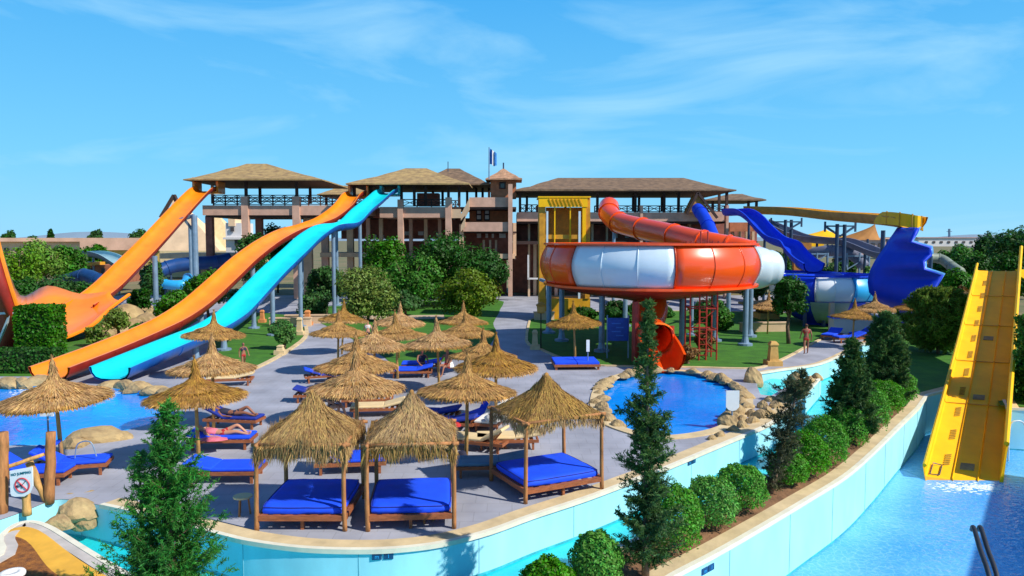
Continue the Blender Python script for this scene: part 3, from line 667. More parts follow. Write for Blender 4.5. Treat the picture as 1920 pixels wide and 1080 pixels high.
pbox('parapet', BRICK, B, 1368, 1412, 417, 434, D3+1, .5); pbox('upper_wall', CONC, B, 1318, 1358, 397, 415, D3-.6, .5)
for x in (1372, 1385, 1398, 1410): pbox('inner_column', CONC2, B, x, x+5, 434, 460, D3+2, .5)
railing(1115, 1358, 386, 398, D3+.4, 20); railing(974, 1008, 384, 399, D3+.4, 10)
posts(B, (975, 1120, 1191, 1245, 1272, 1362), 357, 398, D3+.9); posts(B, (988, 1060, 1140, 1187, 1198, 1241, 1314, 1348), 357, 396, D3+9)
mb = MB(); hip(mb, 966, 1381, 355.5, 1046, 1282, 333.5, D3-1.5, 13.5, .75); part(mb, 'roof', [ROOFD, DWOOD], B)
mb = MB(); hip(mb, 1322, 1437, 374, 1372, 1392, 363.5, D3+10, 9, .5); part(mb, 'roof', [ROOFD, DWOOD], B)
posts(B, (1336, 1403, 1418), 376, 400, D3+11)
pbox('planter_panel', REDC, B, 1005, 1012, 386, 398, D3+2, .3)
mb = MB(); a = P(1291, 398, D3-2); b = P(1308, 364, D3-2); c = P(1332, 398, D3-2)
mb.loft([[a, b, c], [a+Vector((0, 2.5, 0)), b+Vector((0, 2.5, 0)), c+Vector((0, 2.5, 0))]], True, True); part(mb, 'gable_hut_roof', mat('orange_brown_thatch', (.36, .17, .05), .95, .4, 1.2, bump=.5), B)
mb = MB(); mb.bar(a+Vector((-.2, -.1, -.2)), b+Vector((0, -.1, .15)), .25); mb.bar(c+Vector((.7, -.1, -.6)), b+Vector((0, -.1, .15)), .25); part(mb, 'gable_board', DWOOD, B)
# interior clutter on the ground floor
for i, x in enumerate((700, 735, 790, 815, 1000, 1040, 1250, 1300)): pbox('ground_pillar', CONC if i % 2 else CONC2, B, x, x+6, 487 if x < 960 else 458, 560, D1+6, .6)
pbox('white_duct', WHITEW, B, 989, 992, 478, 522, D2-1, .2); pbox('white_duct', WHITEW, B, 989, 1022, 521, 524, D2-1, .2)
# flag
fl = thing('flag', 'blue and white flag drooping from its pole beside the little turret', 'flag', tuple(P(917, 336, 80)))
a = P(917, 336, 80); b = P(917, 276, 80); mb = MB(); mb.tube([a, b], [.07, .05], 6); part(mb, 'pole', STEEL, fl)
mb = MB(); rows = []
for i in range(9):
    t = i/8; z0 = b.z-.1-t*.55; z1 = z0-1.7*(1-.2*t)+math.sin(i)*.08; rows.append([(b.x+.06+t*.75, 80+math.sin(i*1.7)*.12, z0+(z1-z0)*k/4) for k in range(5)])
mb.loft(rows, False); mb.mi = [1 if (i//4) in (3, 4) else 0 for i in range(len(mb.f))]; part(mb, 'cloth', [mat('flag_blue', (.03, .20, .55), .8, .2, 3), WHITEW], fl)
# lightning mast
mb = MB(); a = P(840, 322, 86); mb.tube([a, P(840, 303, 86)], .05, 5); part(mb, 'mast', DSTEEL, B)

# ================================================================== RAFT SLIDES
def prof(ptsyz, line):  # list of (D, z) and a function D -> x
    return [Vector((line(D), D, z)) for D, z in ptsyz]
def slide_thing(name, label, pts, w_, h, m, mo, n=4, every=7, ws=None, cat='water slide', sup=(), bank=None, supm=STEEL, supr=.16, ring=True):
    t = thing(name, label, cat, (pts[len(pts)//2].x, pts[len(pts)//2].y, 0)); mb, pl, rows = flume_mesh(pts, w_, h, n, ws=ws, bank=bank)
    o = part(mb, 'flume', [m, mo], t); autosmooth(o, 50)
    if ring: rings(t, rows, every, mo)
    for D in sup:
        q = min(pl, key=lambda p: abs(p.y-D)); support(t, q-Vector((0, 0, .12)), 0, supr, supm)
    return t, pl
# slide 2: middle orange
x2 = lambda D: -16.4-(78-D)*.097
p2 = prof([(79.5, 11.05), (77.5, 10.7), (74.5, 9.35), (70, 8.05), (66.5, 7.45), (64, 7.1), (61, 6.75), (57, 5.9), (53, 4.7), (50, 3.55), (46.5, 2.25), (43.5, 1.45), (40, .92), (36.5, .52), (33.2, .22)], x2)
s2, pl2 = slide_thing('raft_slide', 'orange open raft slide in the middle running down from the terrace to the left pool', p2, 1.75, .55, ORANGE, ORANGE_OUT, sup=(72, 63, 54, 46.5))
# slide 3: cyan
x3 = lambda D: -13.1-(78-D)*.107
p3 = prof([(79.5, 11.3), (77.5, 10.95), (74, 9.9), (70, 8.75), (67, 7.7), (65, 7.35), (62, 7.2), (60, 6.95), (57, 6.2), (54, 5.15), (50, 3.75), (46.5, 2.35), (44.5, 1.6), (42, 1.1), (39.5, .85), (36.5, .58), (33, .25)], x3)
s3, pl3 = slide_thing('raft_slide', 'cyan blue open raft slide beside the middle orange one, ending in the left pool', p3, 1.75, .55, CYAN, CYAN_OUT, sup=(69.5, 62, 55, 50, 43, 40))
for t, x, y in ((s2, 652, 347), (s3, 726, 352)):
    pass
for t, xx, m in ((s2, x2, ORANGE), (s3, x3, CYAN)):      # start tubs with upright side cheeks
    mb = MB(); z = t and (11.0 if t is s2 else 11.25)
    for sgn in (-1, 1): mb.box((xx(80)+sgn*.95, 80, z+.55), (.22, 1.8, 1.3))
    mb.box((xx(80), 80, z-.1), (1.7, 1.8, .2)); part(mb, 'start_tub', m, t)
# slide 1: left orange, into the half pipe
x1 = lambda D: -32.1+(78-D)*.06
p1 = prof([(79.5, 11.5), (77.5, 11.1), (74, 9.7), (70, 7.95), (65, 5.75), (60.5, 3.9), (57, 2.5), (54.5, 1.75), (52.5, 1.3)], x1)
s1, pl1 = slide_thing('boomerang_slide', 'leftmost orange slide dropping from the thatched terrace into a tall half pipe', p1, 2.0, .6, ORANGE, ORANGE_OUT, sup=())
mb = MB()
for sgn in (-1, 1): mb.box((x1(80)+sgn*1.25, 79.9, 12.2), (.24, 1.9, 1.5))
mb.box((x1(80), 80, 11.4), (2.6, 2, .2)); part(mb, 'start_tub', ORANGE, s1)
st = [((206, 548, 54.0), (222, 566, 53), (243, 552, 52)), ((150, 553, 54.5), (165, 600, 51), (205, 580, 50)), ((90, 538, 55), (110, 622, 49), (170, 612, 47.5)), ((36, 556, 54), (55, 632, 47), (98, 640, 45.5)), ((0, 470, 53), (8, 600, 44.5), (52, 622, 43)), ((-30, 400, 52), (-28, 520, 43), (14, 520, 42)), ((-60, 330, 51), (-60, 440, 43), (-12, 420, 42))]
st = [[P(*q) for q in s] for s in st]; A_ = [spline([s[k] for s in st], 4) for k in range(3)]
rows = []
for a, b, c in zip(*A_):
    b2 = b*2-(a+c)*.5; rows.append([a*(1-u)**2+b2*2*u*(1-u)*.9+b*(2*u*(1-u)*.1)+c*u*u for u in [i/10 for i in range(11)]])
mb = MB(); mb.loft(rows, False); o = part(mb, 'half_pipe', [ORANGE, ORANGE_OUT], s1, True)
o.data.flip_normals()
md = o.modifiers.new('s', 'SOLIDIFY'); md.thickness = .12; md.material_offset = 1; md.offset = 1
mb = MB(); mb.tube([r_[-1] for r_ in rows], .11, 6); part(mb, 'rim', ORANGE, s1)
mb = MB(); mb.tube([r_[0] for r_ in rows], .09, 6); part(mb, 'rim', ORANGE, s1)
# outer hull of the near arm, dark red, down to the ground
mb = MB(); hull = [r_[-1] for r_ in rows[10:]]; mb.loft([[p, (p.x-.3, p.y+.8, max(p.z*.55, 0)), (p.x-1.2, p.y+1.2, 0)] for p in hull], False); part(mb, 'hull', ORANGE_OUT, s1, True)
mb = MB(); mb.bar(P(20, 588, 42.2), P(-8, 655, 42.6), .12); mb.bar(P(-10, 588, 42.2), P(40, 586, 42.2), .12); part(mb, 'brace', WHITEP, s1)
# supports of slide 1: tall post with bracket arm
support(s1, P(364, 404, 71.0), 0, .28, arm=P(338, 412, 71.2)); support(s1, P(356, 424, 73), 0, .16); support(s1, P(290, 480, 60), 0, .2)
# splash aprons where the slides meet the water
# ================================================================== SLIDE BOWL
bowl_rot = 0
def bowl(name, label, C, Rr, ztop, zbot, segs, mats, cone, cat='slide bowl', rim=None, bulge=.07):
    t = thing(name, label, cat, (C[0], C[1], 0))
    for (a0, a1, m) in segs:
        # angle measured from the camera-facing direction (-Y), positive to the right
        mb = MB(); prof_ = []
        for k in range(13):
            u = k/12; prof_.append((Rr*(1+bulge*math.sin(math.pi*u)*1.0-bulge*.5), zbot+(ztop-zbot)*u))
        mb.lathe(prof_, (C[0], C[1], 0), max(6, int((a1-a0)/4)), a0-90, a1-90)
        o = part(mb, 'wall_panel', m, t, True); md = o.modifiers.new('s', 'SOLIDIFY'); md.thickness = .07; md.offset = -1
        k_ = max(1, round((a1-a0)/18))
        for i in range(k_+1):
            a = R(a0-90+(a1-a0)*i/k_); d = Vector((math.cos(a), math.sin(a), 0)); mb = MB()
            pts = [Vector((C[0], C[1], 0))+d*(r_+.015)+Vector((0, 0, z)) for r_, z in prof_]; mb.tube(pts, .045 if i in (0, k_) else .028, 5); part(mb, 'panel_flange', m, t, True)
    mb = MB(); mb.lathe(cone, (C[0], C[1], 0), 40); o = part(mb, 'bowl_floor', mats[0], t, True)
    mb = MB(); pr = [(Rr*.965, ztop-.02), (Rr*1.0, ztop-.02), (Rr*1.0, ztop+.09), (Rr*.965, ztop+.09), (Rr*.965, ztop-.02)]; mb.lathe(pr, (C[0], C[1], 0), 64); part(mb, 'rim', mats[1], t)
    return t
CB = P(1216, 500, 44.5); CB = (CB.x, CB.y)
RB = 6.25
segs = [(-50, 2, WHITEP), (2, 60, REDP), (60, 110, WHITEP), (110, 185, REDP), (185, 255, WHITEP), (255, 310, REDP)]
bt = bowl('slide_bowl', 'huge round red and white striped slide bowl raised on steel posts', CB, RB, 6.18, 3.9, segs, (mat('dark_red_underside', (.30, .03, .015), .5, .3, .8), REDP),
          [(RB*.955, 3.93), (RB*.9, 3.62), (RB*.6, 3.25), (RB*.25, 2.95), (.9, 2.8), (.75, 2.2)])
mb = MB(); mb.lathe([(RB*.94, 3.95), (RB*1.0, 3.92), (RB*1.0, 3.80), (RB*.92, 3.72)], (CB[0], CB[1], 0), 64); part(mb, 'lower_flange', REDP, bt)
# white exit bulge on the right
mb = MB(); rows = []
for px_, rr in ((1388, 1.36), (1405, 1.38), (1424, 1.34), (1436, 1.22), (1440, 1.13), (1448, 1.12), (1456, 1.0), (1462, .8), (1466, .5), (1468, .1)):
    c = P(px_, 502, 46.2); rows.append([(c.x, c.y+rr*math.cos(b_), c.z+rr*.98*math.sin(b_)) for b_ in [2*math.pi*j/20 for j in range(20)]])
mb.loft(rows); part(mb, 'entry_bulge', WHITEP, bt, True)
# steel posts under the bowl
import itertools
for x, y in ((1278, 655), (1397, 648), (1406, 632), (1128, 660), (1053, 640), (1029, 625), (1172, 612), (1340, 640), (1365, 610)):
    g = G(x, y); mb = MB(); mb.tube([(g.x, g.y, 0), (g.x, g.y, 3.62)], .17, 12); mb.lathe([(.45, 0), (.45, .14), (.24, .2), (.17, .55)], (g.x, g.y, 0), 12); part(mb, 'support_post', STEEL, bt)
    v = (Vector((CB[0], CB[1], 0))-Vector((g.x, g.y, 0))); mb = MB(); e = g+v*.25; mb.bar((g.x, g.y, 3.5), (g.x+v.x*.6, g.y+v.y*.6, 3.2), .16); mb.bar((g.x-v.x*.1, g.y-v.y*.1, 3.68), (g.x, g.y, 3.5), .2); part(mb, 'support_arm', STEEL, bt)
# entry tube from the building
tp = [P(1142, 386, 62), P(1143, 402, 60.5), P(1160, 417, 58.5), P(1195, 427, 56), P(1245, 438, 53), P(1290, 449, 50.5), P(1335, 459, 48.8), P(1372, 466, 48), P(1402, 474, 47.2), P(1424, 492, 46.8)]
et = thing('tube_slide', 'red enclosed tube slide curving down from the building into the striped bowl', 'tube slide', (tp[3].x, tp[3].y, 0)); pl = spline(tp, 5)
mb = MB(); mb.tube(pl, .80, 18); part(mb, 'tube', REDP, et, True)
for i in range(4, len(pl)-2, 6):
    d = (pl[i+1]-pl[i-1]).normalized(); mb = MB(); mb.tube([pl[i]-d*.06, pl[i]+d*.06], .88, 18); part(mb, 'joint_flange', REDP, et)
for i in (8, 17, 26): support(et, pl[i]-Vector((0, 0, .8)), 0, .13)
# exit chute under the bowl, mouth facing the camera
ec = thing('exit_chute', 'red exit chute with a round mouth pouring into the round splash pool', 'slide exit', tuple(G(1241, 690)))
g = G(1241, 692); y0 = g.y
mb = MB(); pl = spline([Vector((CB[0], CB[1]-.5, 2.9)), Vector((CB[0]*.75+g.x*.25, CB[1]-2.5, 2.55)), Vector((g.x-.1, y0+3.2, 1.75)), Vector((g.x, y0+1.3, 1.38))], 6); mb.tube(pl, .82, 18, False)
mb.tube([p for p in pl], .74, 18, False); part(mb, 'tube', REDP, ec, True)
mb = MB(); mb.tube([pl[-1]+Vector((0, .08, .04)), pl[-1]-Vector((0, .08, .04))], .92, 20, False); part(mb, 'mouth_rim', mat('orange_red_rim', (.85, .16, .02), .35, .1, 2), ec)
mb, _, rr = flume_mesh([Vector((g.x, y0+2.0, .58)), Vector((g.x, y0+1.1, .45)), Vector((g.x, y0+.2, .25)), Vector((g.x, y0-.6, -.02))], 1.75, .95, 5); autosmooth(part(mb, 'flume', [REDP, REDP], ec), 50)
mb = MB(); mb.tube([(g.x-.95, y0+2.3, 0), (g.x-.95, y0+2.3, 3.2)], .2, 10); mb.tube([(g.x+.95, y0+2.3, 0), (g.x+.95, y0+2.3, 1.9)], .15, 10); part(mb, 'frame_post', REDSTEEL, ec)
# red access scaffold in front of the bowl
g = G(1318, 676); t = thing('access_ladder', 'tall thin red steel access scaffold standing in front of the striped bowl', 'ladder', tuple(g))
for dx, dy in ((-.72, 0), (-.25, -.1), (.15, 0), (.72, 0), (-.72, 1.1), (.72, 1.1)):
    mb = MB(); mb.tube([(g.x+dx, g.y+dy, 0), (g.x+dx, g.y+dy, 6.9 if abs(dx) < .5 else 6.4)], .045, 6); part(mb, 'upright', REDSTEEL, t)
for k in range(6):
    mb = MB(); z = .5+k*1.15
    mb.box((g.x, g.y+.02, z), (1.5, .06, .06)); mb.box((g.x, g.y+1.12, z), (1.5, .06, .06)); mb.bar((g.x-.72, g.y, z), (g.x-.72, g.y+1.1, z), .05); mb.bar((g.x+.72, g.y, z), (g.x+.72, g.y+1.1, z), .05)
    if k < 5: mb.bar((g.x-.72 if k % 2 else g.x+.72, g.y+.06, z), (g.x+.72 if k % 2 else g.x-.72, g.y+.06, z+1.15), .04)
    part(mb, 'cross_frame', REDSTEEL, t)
for k in range(22): mb = MB(); mb.box((g.x-.05, g.y-.05, .3+k*.29), (.42, .035, .035)); part(mb, 'rung', REDSTEEL, t)
# yellow drop tower behind
YT = thing('drop_slide_tower', 'tall box shaped yellow slide tower standing behind the bowl', 'slide tower', tuple(G(1057, 590)*1.0)); DY = 60.0
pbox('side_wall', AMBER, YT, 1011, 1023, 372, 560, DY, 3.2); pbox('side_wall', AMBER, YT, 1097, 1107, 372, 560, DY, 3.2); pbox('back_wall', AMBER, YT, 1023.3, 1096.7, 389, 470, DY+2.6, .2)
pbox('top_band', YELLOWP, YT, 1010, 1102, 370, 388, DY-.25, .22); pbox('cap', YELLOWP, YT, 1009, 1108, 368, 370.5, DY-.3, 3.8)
mb = MB()
for x in (1040, 1069, 1092): fb(mb, x-1, x+1.5, 388.3, 462, DY-.1, .14)
part(mb, 'mullion', YELLOWP, YT); pbox('front_panel', YELLOWP, YT, 1092, 1099, 388.3, 458, DY-.2, .3); pbox('lower_panel', AMBER, YT, 1023, 1097, 440, 448, DY, .2)
pbox('lower_wall', YELLOWD, YT, 1011, 1107, 560, 606, DY+.1, 3)
for x, w_ in ((1024, 4), (1084, 5)): pbox('white_post', WHITEP, YT, x, x+w_, 396, 560, DY-.6, .25)
mb = MB(); 
for k in range(9):
    a = P(1030+k*7, 372, DY-.3); b = P(1036+k*7, 386, DY-.3); mb.bar(a, b, .05)
part(mb, 'band_ribs', YELLOWD, YT)
# ================================================================== RIGHT HAND RIDES
# wide yellow slide in the right pool
ys = thing('wide_slide', 'wide bright yellow multi lane slide running down into the right pool', 'water slide', tuple(G(1810, 905, ZP)))
LB = P(1733, 893, 24.8); RBt = P(1884, 908, 24.4); LT = P(1832, 507, 43.0); RT = P(1913, 508, 42.6)
def yl(t, u):
    """t down 0..1, u across 0..1 ; slight sag"""
    a = LT.lerp(LB, t); b = RT.lerp(RBt, t); p = a.lerp(b, u); p.z -= .35*math.sin(math.pi*t)*.5; return p
nT = 14
xs = [(0, .34), (0.012, .05), (.03, 0), (.34, -.02), (.352, .05), (.364, -.02), (.655, -.02), (.667, .05), (.68, -.02), (.93, 0), (.975, .7), (1.0, 1.35)]
rows = []
for i in range(nT+1):
    t = i/nT; top = [yl(t, u)+Vector((0, 0, h)) for u, h in xs]; bot = [yl(t, u)+Vector((.0 if 0 < u < 1 else (-.06 if u == 0 else .06), 0, -.16 if 0 < u < 1 else h)) for u, h in xs]
    rows.append(top+bot[::-1])
mb = MB(); mb.loft(rows); part(mb, 'slide_body', YELLOWP, ys)
mb = MB(); mb.tube([yl(i/nT, 0)+Vector((0, 0, .38)) for i in range(nT+1)], .07, 6); part(mb, 'edge_tube', YELLOWP, ys)
mb = MB(); mb.tube([yl(i/nT, 1)+Vector((0, 0, 1.37)) for i in range(nT+1)], .09, 6); part(mb, 'edge_tube', YELLOWP, ys)
for t in (.18, .36, .55, .74):      # joints and darker drainage slots
    mb = MB(); mb.tube([yl(t, u)+Vector((0, 0, .012+max(h, 0))) for u, h in xs], .022, 4); part(mb, 'panel_joint', YELLOWD, ys)
for t in (.42, .70, .95):
    mb = MB(); a = yl(t, .42)+Vector((0, 0, .02)); b = yl(t, .60)+Vector((0, 0, .02)); c = yl(t+.018, .60)+Vector((0, 0, .02)); d = yl(t+.018, .42)+Vector((0, 0, .02)); mb.v = [a, b, c, d, a-Vector((0, 0, .05)), b-Vector((0, 0, .05)), c-Vector((0, 0, .05)), d-Vector((0, 0, .05))]; mb.face((3, 2, 1, 0)); mb.face((0, 1, 5, 4)); mb.face((1, 2, 6, 5)); mb.face((2, 3, 7, 6)); mb.face((3, 0, 4, 7)); part(mb, 'grip_plate', mat('worn_grey_plate', (.22, .18, .08), .7, .3, 4), ys)
for t0 in np.linspace(.08, .93, 11):
    mb = MB(); s_ = YELLOWD
    for k in range(6):
        t = t0+k*.006; a = yl(t, .20)+Vector((0, 0, .0)); b = yl(t-.004, .275)+Vector((0, 0, -.0)); mb.bar(a+Vector((0, 0, .006)), b+Vector((0, 0, .006)), .05, .03)
    part(mb, 'lane_dashes', mat('dash_brown', (.40, .24, .02), .8, .3, 6), ys)  # groups of short brown dashes running down the left lane
mb = MB(); a, b = yl(1, 0), yl(1, 1); n_ = Vector((-.25, -.9, -.5)); mb.loft([[yl(1, u)+Vector((0, 0, min(h, .05))) for u, h in xs], [yl(1, u)+Vector((0, 0, min(h, .02)))+Vector((-.15, -.45, -.28)) for u, h in xs]], False); part(mb, 'run_out_lip', YELLOWD, ys)
mb = MB(); f = yl(.965, .07)+Vector((0, 0, .05)); e_ = [f, yl(.965, .19), yl(.995, .185), yl(.995, .065), yl(.965, .07)]; mb.tube([p+Vector((0, 0, .04)) for p in e_], .02, 4); part(mb, 'warning_outline', DSTEEL, ys)
for t in (.3, .6, .85):
    for u in (.1, .9):
        q = yl(t, u); mb = MB(); mb.tube([(q.x, q.y, ZP-.3), (q.x, q.y, q.z-.15)], .11, 8); part(mb, 'support_post', STEEL, ys)
# start piece at the top right, another yellow flume end
mb = MB(); mb.loft([[P(1908, 505, 43), P(1908, 515, 43)], [P(1960, 506, 44), P(1960, 545, 44)], [P(2050, 520, 46), P(2050, 575, 46)]], False); o = part(mb, 'side_screen', YELLOWP, ys); md = o.modifiers.new('s', 'SOLIDIFY'); md.thickness = .12
# yellow raised flume to the blue wall
fl_ = thing('raised_flume', 'long yellow raised flume with brown underside crossing to the blue half pipe wall', 'water slide', (26, 60, 0))
pts = [P(1405, 400, 80), P(1480, 403, 74), P(1560, 412, 67), P(1620, 417, 61), P(1665, 421, 57), P(1690, 424, 54.5), P(1708, 427, 53)]
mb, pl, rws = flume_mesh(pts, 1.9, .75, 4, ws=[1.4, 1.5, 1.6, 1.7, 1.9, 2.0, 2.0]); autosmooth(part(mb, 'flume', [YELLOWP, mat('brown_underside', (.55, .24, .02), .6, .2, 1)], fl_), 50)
mb = MB()
for i in range(10):      # curved outer guard with ribs
    pass
gr_ = spline([P(1640, 416, 57.0), P(1668, 417, 53.9), P(1698, 421, 51.8), P(1724, 426, 51.2), P(1729, 428, 53.5)], 5)
mb = MB(); mb.loft([[p+Vector((0, 0, -.15)), p+Vector((0, 0, min(.75, .1+.25*i))), p+Vector((0, .08, min(.75, .1+.25*i))), p+Vector((0, .08, -.15))] for i, p in enumerate(gr_)], True); part(mb, 'guard_wall', YELLOWP, fl_)
for i in range(4, len(gr_), 4):
    mb = MB(); mb.bar(gr_[i]+Vector((0, -.05, -.2)), gr_[i]+Vector((0, -.05, .8)), .08); part(mb, 'guard_rib', YELLOWD, fl_)
for x, y, D in ((1473, 412, 75), (1484, 412, 75.3), (1570, 420, 66), (1584, 421, 66), (1656, 432, 58)):
    a = P(x, y, D); mb = MB(); mb.tube([(a.x, D, 0), a], .17, 8); part(mb, 'support_post', DSTEEL, fl_)
for xa, xb, y, D in ((1446, 1503, 416, 75), (1547, 1604, 424, 66)):
    mb = MB(); a, b = P(xa, y, D), P(xb, y, D); m_ = (a+b)/2-Vector((0, 0, .9)); mb.bar(m_, a, .16); mb.bar(m_, b, .16); mb.bar(a, b, .13); mb.bar(a-Vector((0, 0, .5)), a+Vector((0, 0, .4)), .14); mb.bar(b-Vector((0, 0, .5)), b+Vector((0, 0, .4)), .14); part(mb, 'bracket_arm', DSTEEL, fl_)
# deep blue half pipe wall
bw = thing('half_pipe_wall', 'towering deep blue half pipe wall with a stepped right edge under the yellow flume', 'water slide', tuple(G(1705, 612)))
rowsL = [(428, 1684, 1722, 1), (440, 1676, 1716, 0), (454, 1666, 1708, 0), (464, 1660, 1744, 0), (478, 1650, 1746, 1), (490, 1642, 1732, 0), (505, 1634, 1733, 0), (516, 1630, 1768, 0), (530, 1628, 1760, 1), (548, 1631, 1748, 0), (562, 1646, 1742, 0), (576, 1668, 1740, 0), (590, 1682, 1752, 1), (604, 1684, 1742, 0), (614, 1690, 1738, 0)]
rows = []
for y, xl, xr, _ in rowsL:
    v = (y-430)/180; r_ = []
    for k in range(11):
        u = k/10; D = 54.0-2.2*math.sin(v*1.3)-4.6*u; r_.append(P(xl+(xr-xl)*u, y, D))
    rows.append(r_)
mb = MB(); mb.loft(rows, False); o = part(mb, 'wall_shell', BLUEP, bw, True); md = o.modifiers.new('s', 'SOLIDIFY'); md.thickness = .18; md.offset = 0
for (a, b) in ((0, 3), (3, 7), (7, 11)):
    mb = MB(); pr = [r_[-1] for r_ in rows[a:b+1]]; mb.loft([[p, p+Vector((.45, .5, .1)), p+Vector((.55, .9, .1)), p+Vector((0.1, .3, 0))] for p in pr], True); part(mb, 'edge_flange', mat('pale_blue_flange', (.10, .32, .75), .35, .3, 2), bw, True)
for x, D in ((1660, 53), (1700, 54), (1745, 53)):
    a = P(x, 480, D+1.5); mb = MB(); mb.tube([(a.x, a.y, 0), a], .15, 8); part(mb, 'support_post', DSTEEL, bw)
# blue and white bowl further right
CB2 = P(1546, 540, 57); 
WHITEB = mat('bright_white_panel', (.85, .88, .90), .4, .04, 1)
b2 = bowl('funnel_bowl', 'smaller blue and white striped funnel bowl beside the deep blue half pipe wall', (CB2.x, CB2.y), 3.75, 3.75, 1.9, [(-75, -32, BLUEP), (-32, 8, WHITEB), (8, 50, LBLUEP), (50, 90, WHITEB), (90, 180, BLUEP), (180, 285, WHITEB)], (BLUEP, BLUEP), [(3.6, 1.9), (3.2, 1.3), (2.2, .5), (1.5, .2), (1.4, 0)], bulge=.12)
mb = MB(); mb.lathe([(3.62, 1.92), (3.25, 1.3), (2.3, .5), (1.6, .2)], (CB2.x, CB2.y-.02, 0), 10, -128, -84); part(mb, 'pale_floor_panel', mat('pale_grey_panel', (.35, .45, .40), .5, .2, 1), b2, True)
mb = MB(); mb.lathe([(3.3, 3.72), (3.6, 3.9), (3.9, 3.75)], (CB2.x-1.9, CB2.y+2.0, 0), 28); part(mb, 'rear_ring', BLUEP, b2)
for x in (1500, 1570, 1610, 1535): 
    a = P(x, 560, 56); mb = MB(); mb.tube([(a.x, a.y-1, 0), (a.x, a.y-1, 2.0)], .14, 8); part(mb, 'support_post', DSTEEL, b2)
# blue flumes
def simple_flume(label, pts, w_, h, m, mo, sup=(), supm=DSTEEL, name='body_slide'):
    t = thing(name, label, 'water slide', (pts[len(pts)//2].x, pts[len(pts)//2].y, 0)); mb, pl, _ = flume_mesh(pts, w_, h, 5); autosmooth(part(mb, 'flume', [m, mo], t), 50)
    for i in sup: a = pl[i]; mb = MB(); mb.tube([(a.x, a.y, 0), (a.x, a.y, a.z-.05)], .13, 8); part(mb, 'support_post', supm, t)
    return t
def tube_slide(label, pts, r, m, sup=(), name='tube_slide', supm=DSTEEL):
    t = thing(name, label, 'water slide', (pts[len(pts)//2].x, pts[len(pts)//2].y, 0)); pl = spline(pts, 6); mb = MB(); mb.tube(pl, r, 14); part(mb, 'tube', m, t, True)
    for i in range(5, len(pl)-2, 7):
        d = (pl[i+1]-pl[i-1]).normalized(); mb = MB(); mb.tube([pl[i]-d*.05, pl[i]+d*.05], r*1.1, 14); part(mb, 'joint_flange', m, t)
    for i in sup: a = pl[i]; mb = MB(); mb.tube([(a.x, a.y, 0), (a.x, a.y, a.z-.05)], .13, 8); part(mb, 'support_post', supm, t)
    return t
simple_flume('deep blue curved flume dropping from the right end of the tower building', [P(1366, 404, 80), P(1392, 404, 77), P(1412, 416, 74), P(1430, 436, 71), P(1452, 456, 68), P(1478, 466, 66), P(1490, 480, 64), P(1507, 498, 61), P(1525, 510, 59)], 1.5, .7, BLUEP, BLUEP, (8, 16, 24))
tube_slide('short steep blue tube slide below the thatched gable', [P(1308, 392, 76), P(1316, 402, 73), P(1328, 424, 69), P(1337, 448, 66), P(1342, 470, 64)], .6, BLUEP)
simple_flume('grey violet flume sloping behind the blue bowl', [P(1430, 420, 88), P(1462, 434, 84), P(1500, 450, 79), P(1540, 456, 75), P(1580, 458, 72), P(1615, 470, 69), P(1650, 484, 66), P(1690, 492, 64)], 1.4, .6, DULLF, DULLF, (8, 14, 20, 26))
tube_slide('dark blue looping tube low behind the blue and white bowl', [P(1500, 500, 74), P(1520, 478, 73), P(1560, 470, 72), P(1600, 478, 71), P(1620, 500, 70)], .55, DULLF, (4, 14))
tube_slide('grey tube rising right of the deep blue wall', [P(1735, 482, 62), P(1765, 486, 62), P(1785, 500, 60), P(1800, 510, 58)], .4, mat('dusty_green_tube', (.22, .26, .20), .6, .3, 2))
# scaffolding frames behind
t = thing('frame_structure', 'pale steel frame legs of the slides behind the blue bowl', 'steel frame', tuple(G(1545, 560)))
for x in (1516, 1532, 1552, 1588, 1612, 1630): mb = MB(); a = P(x, 474, 70); mb.tube([(a.x, a.y, 0), a], .1, 6); part(mb, 'upright', STEEL, t)
mb = MB()
for xa, xb, y in ((1516, 1552, 476), (1552, 1588, 482), (1588, 1630, 480)): mb.bar(P(xa, y, 70), P(xb, y, 70), .12); mb.bar(P(xa, y+25, 70), P(xb, y, 70), .08)
part(mb, 'cross_bar', STEEL, t)
# yellow and brown tents
def tent(label, xa, xb, ye, xp, yp, D, m, name='shade_canopy'):
    t = thing(name, label, 'canopy', (P((xa+xb)/2, ye, D).x, D, 0)); a = P(xa, ye, D); b = P(xb, ye, D); p = P(xp, yp, D+2.5); mb = MB(); rows = []
    for k in range(8):
        s_ = k/7; f_ = (1-s_)**1.3; z = a.z+(p.z-a.z)*s_; rr = (b.x-a.x)/2*f_+.05; rows.append([(p.x+rr*math.cos(q)+((a.x+b.x)/2-p.x)*f_, D+2.5+rr*.6*math.sin(q), z) for q in [2*math.pi*j/14 for j in range(14)]])
    mb.loft(rows); part(mb, 'canopy', m, t)
    for x in (xa+8, (xa+xb)/2, xb-8): a = P(x, ye, D+1); mb = MB(); mb.tube([(a.x, a.y, 0), (a.x, a.y, a.z+.1)], .12, 6); part(mb, 'post', DSTEEL, t)
tent('bright yellow pointed canopy far behind the grey flume', 1492, 1612, 447, 1548, 430, 92, YELLOWP)
tent('brown pointed canopy left of the deep blue wall', 1582, 1672, 450, 1640, 421, 72, mat('brown_canvas', (.36, .15, .03), .8, .2, 1))
t = thing('orange_pavilion', 'low orange brown pavilion below the yellow canopy', 'pavilion', (P(1508, 500, 86).x, 86, 0)); pbox('wall', mat('orange_wall', (.40, .16, .03), .8, .3, 1), t, 1488, 1522, 456, 520, 86, 3); pbox('roof_band', YELLOWP, t, 1518, 1545, 452, 462, 87, 2.5)

